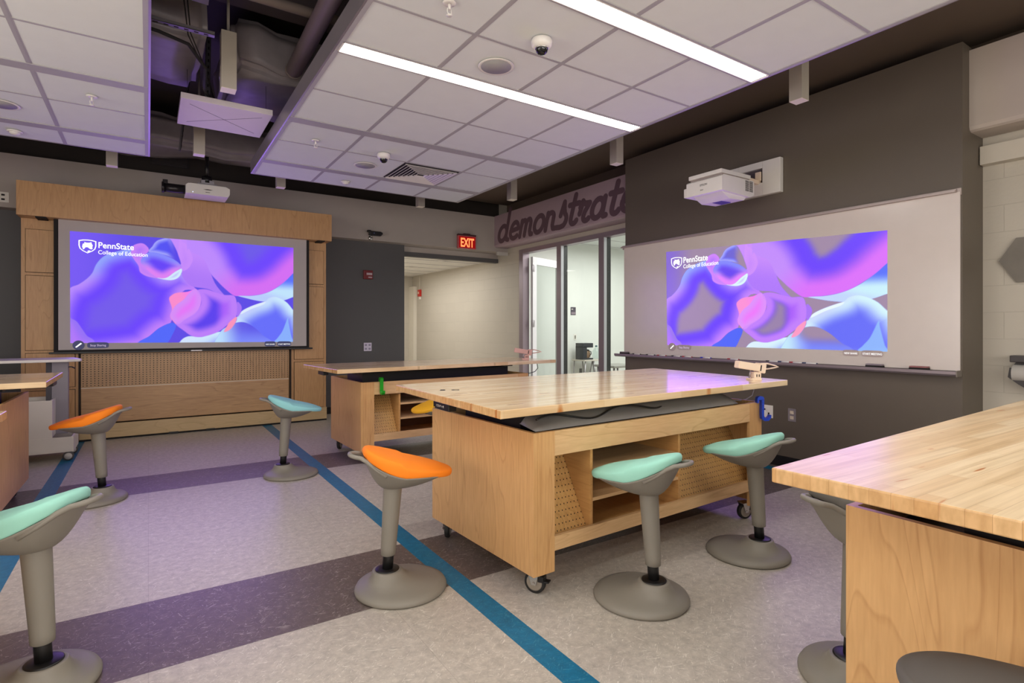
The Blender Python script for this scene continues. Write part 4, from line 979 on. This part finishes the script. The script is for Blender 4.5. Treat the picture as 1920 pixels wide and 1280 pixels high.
for k in range(7):
    a = .285-k*.038
    m = M()
    for (x0, x1, y0, y1) in ((-a, a, -a, -a+.006), (-a, a, a-.006, a), (-a, -a+.006, -a+.006, a-.006), (a-.006, a, -a+.006, a-.006)):
        if y1-y0 < .01:
            s = 1 if y0 < 0 else -1; yy = y0 if y0 < 0 else y1
            m.extr([(yy, -.012), (yy+s*.012, .0), (yy+s*.016, .0), (yy+s*.004, -.014)], 'x', x0, x1)
        else:
            s = 1 if x0 < 0 else -1; xx = x0 if x0 < 0 else x1
            m.extr([(xx, -.012), (xx+s*.012, .0), (xx+s*.016, .0), (xx+s*.004, -.014)], 'y', y0, y1)
    m.obj('louvre', WHITE_MET, v)

# square pendant downlights round the ceilings
def pend(x, y, lab, L=.36, rod=True, zb=2.97):
    t = thing('pendant_downlight', lab, 'light', (x, y, zb), 0, 'square pendant downlights')
    m = M(); m.box(-.048, .048, -.048, .048, .001, L, .001); m.obj('housing', plain('cream grey metal', (176, 168, 156), .5), t)
    m = M(); m.box(-.0475, .0475, -.0475, .0475, -.001, .001); m.obj('lens', plain('pale frosted lens', (236, 226, 208), .5), t)
    m = M(); m.cyl((0, 0, L), (0, 0, (3.5 if x > 4.45 else 3.9)-zb), .010, n=10); m.obj('stem', plain('pale grey stem', (150, 142, 136), .5), t)
pend(3.999, 2.218, 'square pendant light above the wall projector')
pend(3.984, 4.096, 'square pendant light just left of the tall dark wall top')
pend(3.958, 5.992, 'square pendant light left above the script lettering')
pend(1.313, 6.987, 'square pendant light below the near left corner of the large tile ceiling')
pend(.408, 6.106, 'square pendant light hanging below the flat ceiling microphone panel')
pend(-.314, 7.024, 'square pendant light under the left tile ceiling edge')
pend(3.129, 7.032, 'square pendant light below the far right of the large tile ceiling')
pend(.469, 4.332, 'tall square pendant light on a long stem in the open ceiling gap', L=.40)

# ceiling microphone panel
c = thing('ceiling_microphone', 'flat white ceiling microphone panel with crossed lines hanging in the gap', 'microphone', (.53, 5.19, 3.05), 0)
m = M(); m.box(-.325, .325, -.32, .32, 0, .045, .003); m.obj('panel', plain('white microphone panel', (226, 216, 224), .6), c)
m = M(); 
for s in (-1, 1):
    b = bmesh.new(); bmesh.ops.create_cube(b, size=1)
    for q in b.verts: q.co = Vector((q.co.x*.68, q.co.y*.0045, q.co.z*.0008))
    m.add(b, mat=Matrix.Translation((0, 0, -.0004)) @ Matrix.Rotation(s*math.atan(.42/.50), 4, 'Z'))
m.obj('crossed_lines', LINE, c)
m = M()
for x in (-.28, .28):
    for y in (-.28, .28): m.cyl((x, y, .045), (x, y, .245), .0015, n=6)
m.obj('hanger_wire', STEEL_BLK, c)

# ------------------------------------------------------------------ open ceiling gap: ducts, pipes, cables
def lump(x0, x1, y0, y1, z0, z1, name, label, cat, mat, amp=.03, kind=None, group=None):
    b = bmesh.new(); bmesh.ops.create_cube(b, size=1)
    for v_ in b.verts: v_.co = Vector((x0+(v_.co.x+.5)*(x1-x0), y0+(v_.co.y+.5)*(y1-y0), z0+(v_.co.z+.5)*(z1-z0)))
    bmesh.ops.bevel(b, geom=list(b.edges), offset=.06, segments=3, affect='EDGES')
    bmesh.ops.subdivide_edges(b, edges=b.edges[:], cuts=5, use_grid_fill=True)
    from mathutils import noise
    for v_ in b.verts: v_.co += Vector((noise.noise(v_.co*3.1), noise.noise(v_.co*3.3+Vector((5, 0, 0))), noise.noise(v_.co*3.7+Vector((0, 9, 0)))))*amp
    for f in b.faces: f.smooth = True
    m = M(); m.add(b); o = m.obj(name, mat); tag(o, label, cat, group); return o
GD = 'insulated ducts above the ceiling gap'
lump(-.6, .36, 2.2, 3.90, 3.28, 3.66, 'insulated_duct', 'grey insulated duct at the top left of the open ceiling gap', 'duct', FOIL, .02, group=GD)
lump(-.6, .34, 4.30, 5.35, 3.30, 3.70, 'insulated_duct', 'insulated duct in the gap beside the hanging black cable', 'duct', FOIL, .03, group=GD)
lump(.52, 1.6, 4.75, 5.9, 3.34, 3.72, 'insulated_duct', 'crumpled dark duct right behind the microphone panel', 'duct', FOIL, .06, group=GD)
lump(-.6, 1.5, 7.32, 7.9, 3.35, 3.72, 'insulated_duct', 'crumpled duct at the far end of the gap near the grille', 'duct', FOIL, .07, group=GD)
m = M(); m.cyl((.93, 1.0, 3.40), (.99, 4.72, 3.40), .062, n=24); m.cyl((.99, 4.72, 3.40), (.99, 4.74, 3.40), .066, n=24)
tag(m.obj('round_pipe', PIPE), 'thick round pipe running along the open ceiling gap', 'pipe')
m = M(); m.cyl((-.6, 4.02, 3.52), (1.3, 4.02, 3.52), .035, n=14); tag(m.obj('thin_pipe', PIPE), 'thin dark pipe crossing the ceiling gap behind the pendant stem', 'pipe')
m = M(); m.cyl((-.6, 3.55, 3.76), (1.3, 3.55, 3.76), .030, n=14); tag(m.obj('thin_pipe', PIPE), 'upper thin dark pipe crossing the ceiling gap near the top edge', 'pipe')
b_ = M(); b_.box(-3.3, 4.4, 3.0, 3.35, 3.66, 3.9); b_.box(-3.3, 4.4, 4.35, 4.6, 3.72, 3.9)
struct('trim_10', b_, plain('dark roof beam paint', (78, 68, 72), .7))
def strut(p0, p1, lab):
    p0, p1 = Vector(p0), Vector(p1); Ln = (p1-p0).length; d = (p1-p0).normalized()
    m = M(); m.box(0, Ln, -.02, .02, -.003, .003); m.box(0, Ln, -.02, -.017, -.003, .02); m.box(0, Ln, .017, .02, -.003, .02)
    k = .03
    while k < Ln-.03: m.box(k, k+.025, -.006, .006, -.0045, -.003, mi=1); k += .055
    o = m.obj('strut_channel', [plain('galvanised strut', (120, 116, 118), .4, .6), HOLE]); tag(o, lab, 'metal strut', 'slotted strut channels')
    o.location = p0; o.rotation_mode = 'QUATERNION'; o.rotation_quaternion = d.to_track_quat('X', 'Z')
strut((-.5, 4.10, 3.22), (.36, 4.06, 3.20), 'slotted metal strut crossing the gap beside the left ceiling')
strut((.45, 5.6, 3.90), (.44, 5.64, 3.12), 'slotted metal strut hanging above the microphone panel')
strut((.36, 6.7, 3.90), (.28, 6.7, 3.15), 'slotted metal strut hanging left of the far pendant')
strut((.86, 3.45, 3.86), (.80, 3.45, 3.50), 'short strut bracket at the top right of the gap')
m = M(); m.tube([(-.3, 4.12, 3.20), (.05, 4.14, 3.18), (.22, 4.2, 3.17), (.33, 4.35, 3.10), (.34, 4.62, 3.10), (.36, 4.82, 3.12), (.42, 5.0, 3.13), (.5, 5.15, 3.12)], .012, 8)
tag(m.obj('black_hose', BLK_M), 'thick black cable looping down to the microphone panel', 'cable')
for k in range(2):
    m = M(); m.tube([(.14+.03*k, 3.93, 3.72), (.20+.02*k, 4.14+.02*k, 3.35), (.22+.015*k, 4.24+.01*k, 3.25+.02*k), (.36+.012*k, 4.7, 3.20), (.44, 5.0, 3.13)], .004, 6)
    o = m.obj('thin_cable', BLK_M); tag(o, ['thin dark cable dangling in the ceiling gap, left one of the pair', 'thin dark cable dangling in the ceiling gap, right one of the pair'][k], 'cable', 'thin cables in the ceiling gap')
g = thing('wall_grille', 'black louvred grille high on the black wall by the gap', 'grille', (.235, 8.595, 3.54))
m = M(); m.box(-.22, .22, -.012, .0, -.10, .10); m.obj('frame', BLKG if 'BLKG' in globals() else plain('dark grille paint', (44, 38, 38), .6), g)
for k in range(9):
    m = M(); m.box(-.20, .20, -.02, -.012, -.085+k*.02, -.077+k*.02); m.obj('slat', plain('grille slat', (62, 54, 54), .5), g)
for x in (4.70, 4.78, 4.98):
    m = M(); yy = {4.70: 2.78, 4.78: 2.62, 4.98: 1.98}[x]
    m.tube([(5.345, yy, 3.27), (5.345, yy, 3.42), (5.33, yy, 3.47)], .018, 10)
    tag(m.obj('conduit', PIPE), {4.70: 'farther of the two conduits left of the pendant, above the dark wall', 4.78: 'nearer of the two conduits left of the pendant, above the dark wall', 4.98: 'conduit behind the dark wall top, right of the pendant'}[x], 'conduit', 'conduits above the dark wall')

# ------------------------------------------------------------------ projectors
p = thing('ceiling_projector', 'white projector with a black barrel hanging above the screen header', 'projector', (.58, 7.30, 2.905), 0)
m = M()
pr_ = [(-.225, .035), (-.20, .055), (.19, .055), (.225, .035), (.225, -.03), (.205, -.06), (-.225, -.06)]
m.extr([(x, z) for x, z in pr_], 'y', -.02, .30); m.box(-.18, .19, .02, .28, .055, .068, .003); m.obj('body', WHITE_PL, p)
m = M(); m.extr([(-.05, .002), (.0, .006), (.05, .002), (.02, -.004), (-.02, -.004)], 'y', -.0215, -.0195); m.extr([(-.03, -.028), (.02, -.028), (.015, -.033), (-.025, -.033)], 'y', -.0215, -.0195); m.obj('front_slot', HOLE, p)
m = M(); m.disc((-.155, -.021, -.042), .004, 10, 'y'); m.obj('indicator_lamp', glow('blue indicator', (190, 200, 255), 3), p)
m = M(); m.cyl((-.225, .12, .0), (-.43, .12, .0), .052, n=24); m.cyl((-.43, .12, .0), (-.455, .12, .0), .064, n=24); m.box(-.445, -.395, .08, .16, .04, .085, .004); m.obj('barrel', plain('black satin barrel', (40, 36, 38), .3, .4), p)
m = M(); m.box(-.08, .09, .05, .25, .072, .085, .002); m.box(-.10, .10, .10, .2, .085, .10, .002); m.box(-.065, .075, .1, .2, .10, .14, .003); m.obj('mount_bracket', ALU, p)
m = M(); m.cyl((0, .15, .11), (0, .15, .19), .055, n=20); m.cyl((0, .15, .17), (0, .15, .425), .022, n=12); m.obj('mount_pole', BLK, p)

q = thing('wall_projector', 'white short-throw projector on a wall plate above the whiteboard', 'projector', (4.98, 3.15, 2.72), 0)
# wall plate with an opening, arm, then the body well out from the wall
m = M(); m.box(-.055, -.002, -.24, -.06, -.142, .184, .005); m.box(-.055, -.002, .19, .30, -.142, .184, .005); m.box(-.055, -.002, -.06, .19, -.142, -.02, .002); m.box(-.055, -.002, -.06, .19, .12, .184, .002); m.obj('wall_plate', WHITE_PL, q)
m = M(); m.box(-.02, -.003, -.06, .19, -.02, .12); m.obj('plate_opening', plain('dark opening', (84, 74, 76), .6), q)
m = M(); m.box(-.52, -.02, -.03, .10, -.03, .005, .003); m.box(-.52, -.02, .01, .06, .005, .03, .003); m.box(-.07, -.052, -.05, .005, .0, .085, .002); m.obj('arm', CREAM, q)
body = M(); body.extr([(-.77, -.20), (-.77, -.075), (-.745, -.06), (-.31, -.06), (-.295, -.075), (-.295, -.19), (-.36, -.215)], 'y', -.13, .255); body.obj('body', WHITE_PL, q)
body = M(); body.extr([(-.74, -.199), (-.37, -.210), (-.41, -.245), (-.62, -.255), (-.69, -.225)], 'y', -.10, .20); body.obj('lens_hood', WHITE_PL, q)
m = M(); m.box(-.76, -.38, .255, .295, -.195, -.11, .008); m.obj('side_bulge', WHITE_PL, q)
m = M(); m.box(-.765, -.33, -.12, .235, -.045, -.008, .005); m.obj('top_cover', WHITE_PL, q)
m = M(); m.box(-.74, -.34, -.11, .23, -.06, -.045); m.obj('shadow_gap', plain('grey gap', (150, 138, 132), .6), q)
m = M()
for k in range(9):
    for j in range(2): m.box(-.43+j*.062, -.378+j*.062, -.1315, -.1295, -.165+k*.011, -.159+k*.011)
m.obj('vent_slots', HOLE, q)
m = M(); m.box(-.60, -.46, .0, .10, -.256, -.250); m.obj('lens_window', plain('bluish window', (90, 70, 170), .1), q)
text('logo_text', 'EPSON', .026, INK, q, (-.7712, .105, -.125), FACE_X, extrude=.0003)
text('model_text', 'laser', .018, INK, q, (-.7712, .100, -.165), FACE_X, extrude=.0003)

# ------------------------------------------------------------------ things on the walls
e = thing('exit_sign', 'lit red EXIT sign hanging from the light grey band', 'sign', (4.53, 8.30, 2.755), 0)
m = M(); m.box(-.175, .175, -.058, -.012, -.105, .115, .006); m.obj('frame', plain('clear pink acrylic frame', (196, 96, 100), .2), e)
m = M(); m.box(-.155, .155, -.0605, -.0575, -.088, .098); m.obj('face', glow('dim red sign face', (150, 14, 16), .9), e)
m = M(); m.box(-.17, .17, -.07, 0, .115, .14, .003); m.box(-.06, .06, -.06, 0, .14, .155, .002); m.obj('canopy', plain('dark sign canopy', (72, 40, 44), .5), e)
text('exit_letters', 'EXIT', .205, glow('lit red letters', (255, 120, 70), 2.2), e, (0, -.0612, -.07), FACE_Y, extrude=.0006, align='CENTER', offset=.006, sx=.62)
s = thing('security_camera', 'black security camera on the light grey band right of the header', 'camera', (2.86, 8.30, 2.74), 0)
m = M(); m.lathe([(.035, -.0), (.033, -.014), (.012, -.02)], (0, 0, -.05), 20, 'y'); m.cyl((0, -.015, -.05), (0, -.06, -.02), .010); m.obj('mount', CHROME, s)
m = M(); m.box(-.05, .14, -.12, -.05, -.02, .045, .010); m.cyl((-.05, -.085, .03), (-.05, -.085, .055), .03, n=16); m.box(.10, .16, -.115, -.055, .0, .035, .008); m.obj('body', BLK, s)
m = M(); m.disc((.02, -.121, .012), .010, 14, 'y'); m.obj('lens', plain('lens highlight', (90, 100, 140), .1), s)
f = thing('fire_strobe', 'dark red fire alarm strobe on the charcoal wall', 'alarm', (2.885, 8.50, 2.14), 0)
m = M(); m.box(-.075, .075, -.035, 0, -.07, .07, .006); m.obj('housing', DRED, f)
m = M(); m.box(-.03, .06, -.045, -.034, -.005, .03, .003); m.box(.0, .06, -.040, -.034, -.05, -.03); m.obj('strobe_lens', plain('pale strobe lens', (190, 170, 176), .2), f)
def plate(name, label, cat, loc, face, w_, h_, colr, det):
    t = thing(name, label, cat, loc, 0 if face == 'y' else -H, 'wall outlets' if cat == 'outlet' else None)
    m = M(); m.box(-w_/2, w_/2, -.007, 0, -h_/2, h_/2, .002); m.obj('cover_plate', colr, t)
    m = M()
    for (x, z, a, b) in det: m.box(x-a/2, x+a/2, -.0095, -.0065, z-b/2, z+b/2, .001)
    m.obj('socket', det_m, t)
det_m = plain('grey socket', (150, 140, 168), .5)
plate('wall_outlet', 'square outlet plate on the charcoal wall below the fire alarm', 'outlet', (2.885, 8.50, 1.005), 'y', .125, .13, plain('lilac white plate', (214, 206, 226), .4), [(-.03, .03, .035, .03), (.03, .03, .035, .03), (-.03, -.03, .035, .03), (.03, -.03, .035, .03)])
det_m = HOLE
plate('wall_outlet', 'framed outlet plate high on the grey band at the left edge', 'outlet', (-1.39, 8.30, 2.77), 'y', .16, .115, PAPER, [(.03, .025, .03, .02), (.03, -.025, .03, .02), (-.04, .025, .03, .02), (-.04, -.025, .03, .02)])
plate('wall_outlet', 'white outlet plate on the dark wall right behind the blue hook', 'outlet', (4.98, 3.075, .50), 'x', .125, .12, PAPER, [(-.02, .018, .016, .016), (.022, -.018, .016, .016)])
det_m = plain('cream socket', (222, 208, 184), .4)
plate('wall_outlet', 'brushed metal outlet plate with two cream sockets on the dark wall', 'outlet', (4.98, 2.825, .495), 'x', .075, .12, ALU, [(0, .024, .034, .03), (0, -.024, .034, .03)])
# corridor
k = thing('pull_station', 'small red fire pull station on the corridor wall with conduit', 'alarm', (5.39, 12.1, 2.13), -H)
m = M(); m.box(-.06, .06, -.05, 0, -.08, .08, .006); m.obj('housing', RED, k)
m = M(); m.box(-.03, .03, -.058, -.05, -.02, .03, .003); m.obj('lever', plain('pale lever', (230, 190, 170), .4), k)
m = M(); m.cyl((0, -.015, .08), (0, -.015, .435), .010, n=10); m.obj('conduit', OFFWHITE, k)
m = M(); m.box(-.03, .03, -.03, 0, -.15, -.08, .004); m.obj('strobe', PAPER, k)
for (x, y, lab) in ((4.57, 10.6, 'far round downlight in the corridor ceiling'), (4.55, 9.25, 'near round downlight in the corridor ceiling')):
    t = thing('recessed_downlight', lab, 'light', (x, y, 2.555), 0, 'corridor downlights')
    m = M(); m.lathe([(.075, -.002), (.085, -.004), (.088, .0)], (0, 0, 0), 28); m.obj('trim_ring', WHITE_PL, t)
    m = M(); m.disc((0, 0, -.001), .074, 24); m.obj('lamp_face', glow('warm lamp face', (255, 246, 226), 14), t)
# kitchenette
sg = thing('room_sign', 'small dark room sign on the wall behind the glass', 'sign', (7.16, 8.6, 1.645), 0)
m = M(); m.box(-.065, .065, -.008, 0, -.08, .08, .002); m.obj('plate', plain('dark sign plate', (70, 62, 78), .4), sg)
m = M(); m.box(-.055, .055, -.0095, -.0075, -.065, -.02); m.obj('insert', plain('mauve sign insert', (140, 124, 136), .5), sg)
m = M(); m.box(-.05, -.005, -.0095, -.0075, .03, .045); m.obj('light_mark', PAPER, sg)
det_m = HOLE
sw = thing('light_switch', 'white light switch on the wall behind the glass', 'switch', (7.21, 8.6, 1.12), 0)
m = M(); m.box(-.035, .035, -.006, 0, -.058, .058, .002); m.obj('cover_plate', PAPER, sw)
m = M(); m.box(-.016, .016, -.011, -.005, -.034, .034, .002); m.obj('rocker', plain('grey switch rocker', (120, 118, 112), .4), sw)
tb = thing('folding_table', 'small folding table with crossed legs behind the glass', 'table', (7.37, 8.33, 0), 0)
m = M(); m.box(-.31, .33, -.2, .2, .655, .68, .004); m.obj('top', plain('pale laminate', (206, 198, 186), .4), tb)
for s_ in (-1, 1):
    for (a, b2) in (((-.26, .65), (-.30, 0)), ((-.05, .65), (.06, 0)), ((.22, .65), (.06, 0)), ((.22, .65), (.33, 0))):
        m = M(); m.cyl((a[0], s_*.17, a[1]), (b2[0], s_*.17, b2[1]), .011, n=10); m.obj('leg', ALU, tb)
cm = thing('coffee_maker', 'black coffee maker with glass pot behind the glass', 'coffee maker', (7.22, 8.33, .681), 0); cm.scale = (1.15, 1.15, 1)
m = M(); m.box(-.11, .12, -.10, .10, 0, .03, .006); m.box(-.11, -.02, -.10, .10, .03, .26, .006); m.box(-.11, .12, -.10, .10, .235, .325, .010); m.obj('body', plain('dark grey plastic', (44, 46, 52), .35), cm)
m = M(); m.lathe([(.045, .032), (.066, .05), (.070, .10), (.055, .16), (.045, .175)], (.055, 0, 0), 24); m.obj('carafe', glass('brown tinted glass', (196, 176, 160)), cm)
m = M(); m.tube([(.11, 0, .165), (.155, 0, .15), (.160, 0, .10), (.12, 0, .06)], .008); m.lathe([(.046, .172), (.048, .19), (.02, .198)], (.055, 0, 0), 20); m.obj('carafe_handle', BLK, cm)
bt = thing('water_jug', 'clear plastic water jug beside the coffee maker', 'jug', (7.55, 8.34, .681), 0)
m = M(); m.lathe([(.075, 0), (.08, .02), (.08, .15), (.05, .20), (.022, .235), (.02, .25)], (0, 0, 0), 24); m.obj('jug_body', glass('blue tinted plastic', (240, 246, 245)), bt)
m = M(); m.lathe([(.024, .245), (.024, .27), (.001, .272)], (0, 0, 0), 16); m.obj('cap', plain('teal cap', (30, 90, 100), .4), bt)
dk = thing('desk', 'grey topped desk edge behind the glass, right of the folding table', 'desk', (7.66, 7.75, 0), 0)
m = M(); m.box(-.45, .18, -.28, .28, .555, .60, .015); m.obj('top', plain('grey laminate', (150, 148, 142), .4), dk)
for x in (-.4, .12):
    for y in (-.22, .22):
        m = M(); m.cyl((x, y, 0), (x, y, .556), .018, n=12); m.obj('leg', ALU, dk)
wo = thing('wall_outlet', 'outlet on the wall below the folding table behind the glass', 'outlet', (7.36, 8.6, .42), 0)
m = M(); m.box(-.035, .035, -.006, 0, -.058, .058, .002); m.obj('cover_plate', plain('grey outlet plate', (110, 108, 106), .4), wo)
# right block wall
hx = thing('acoustic_hexagon', 'grey felt hexagon panel on the block wall at the right edge', 'wall panel', (5.39, 1.245, 1.805), -H)
m = M(); m.extr([(.20*math.cos(math.radians(60*i)), .165*math.sin(math.radians(60*i))/.866) for i in range(6)], 'y', -.022, 0); m.obj('felt', FELT, hx)
pr2 = thing('paper_roll_holder', 'dark paper roll holder on the block wall at the right edge', 'holder', (5.39, 1.20, .99), -H)
m = M(); m.extr([(-.16, -.07), (-.175, -.02), (-.16, .04), (-.11, .105), (.45, .105), (.45, -.10), (-.08, -.12), (-.13, -.11)], 'y', -.012, 0); m.box(-.16, .45, -.11, -.012, .06, .11, .006); m.extr([(-.11, -.10), (-.17, -.05), (-.16, .02), (-.14, .02), (-.12, -.03), (-.06, -.08), (.0, -.11), (-.02, -.16), (-.05, -.14)], 'y', -.11, -.09); m.obj('bracket', plain('dark grey bracket', (58, 52, 52), .4), pr2)
m = M(); m.cyl((-.145, -.075, -.02), (.45, -.075, -.02), .062, n=28); m.obj('paper_roll', PAPER, pr2)
# slim wall light on the band corner: flat raceway end
m = M(); m.box(0, .22, -.05, .0, -.03, .03, .004); o = m.obj('wall_raceway', plain('pale raceway', (190, 186, 180), .5)); tag(o, 'short pale raceway under the soffit corner above the opening', 'raceway', loc=(5.14, 8.29, 2.62))
# name the second level frames of every camera-side light
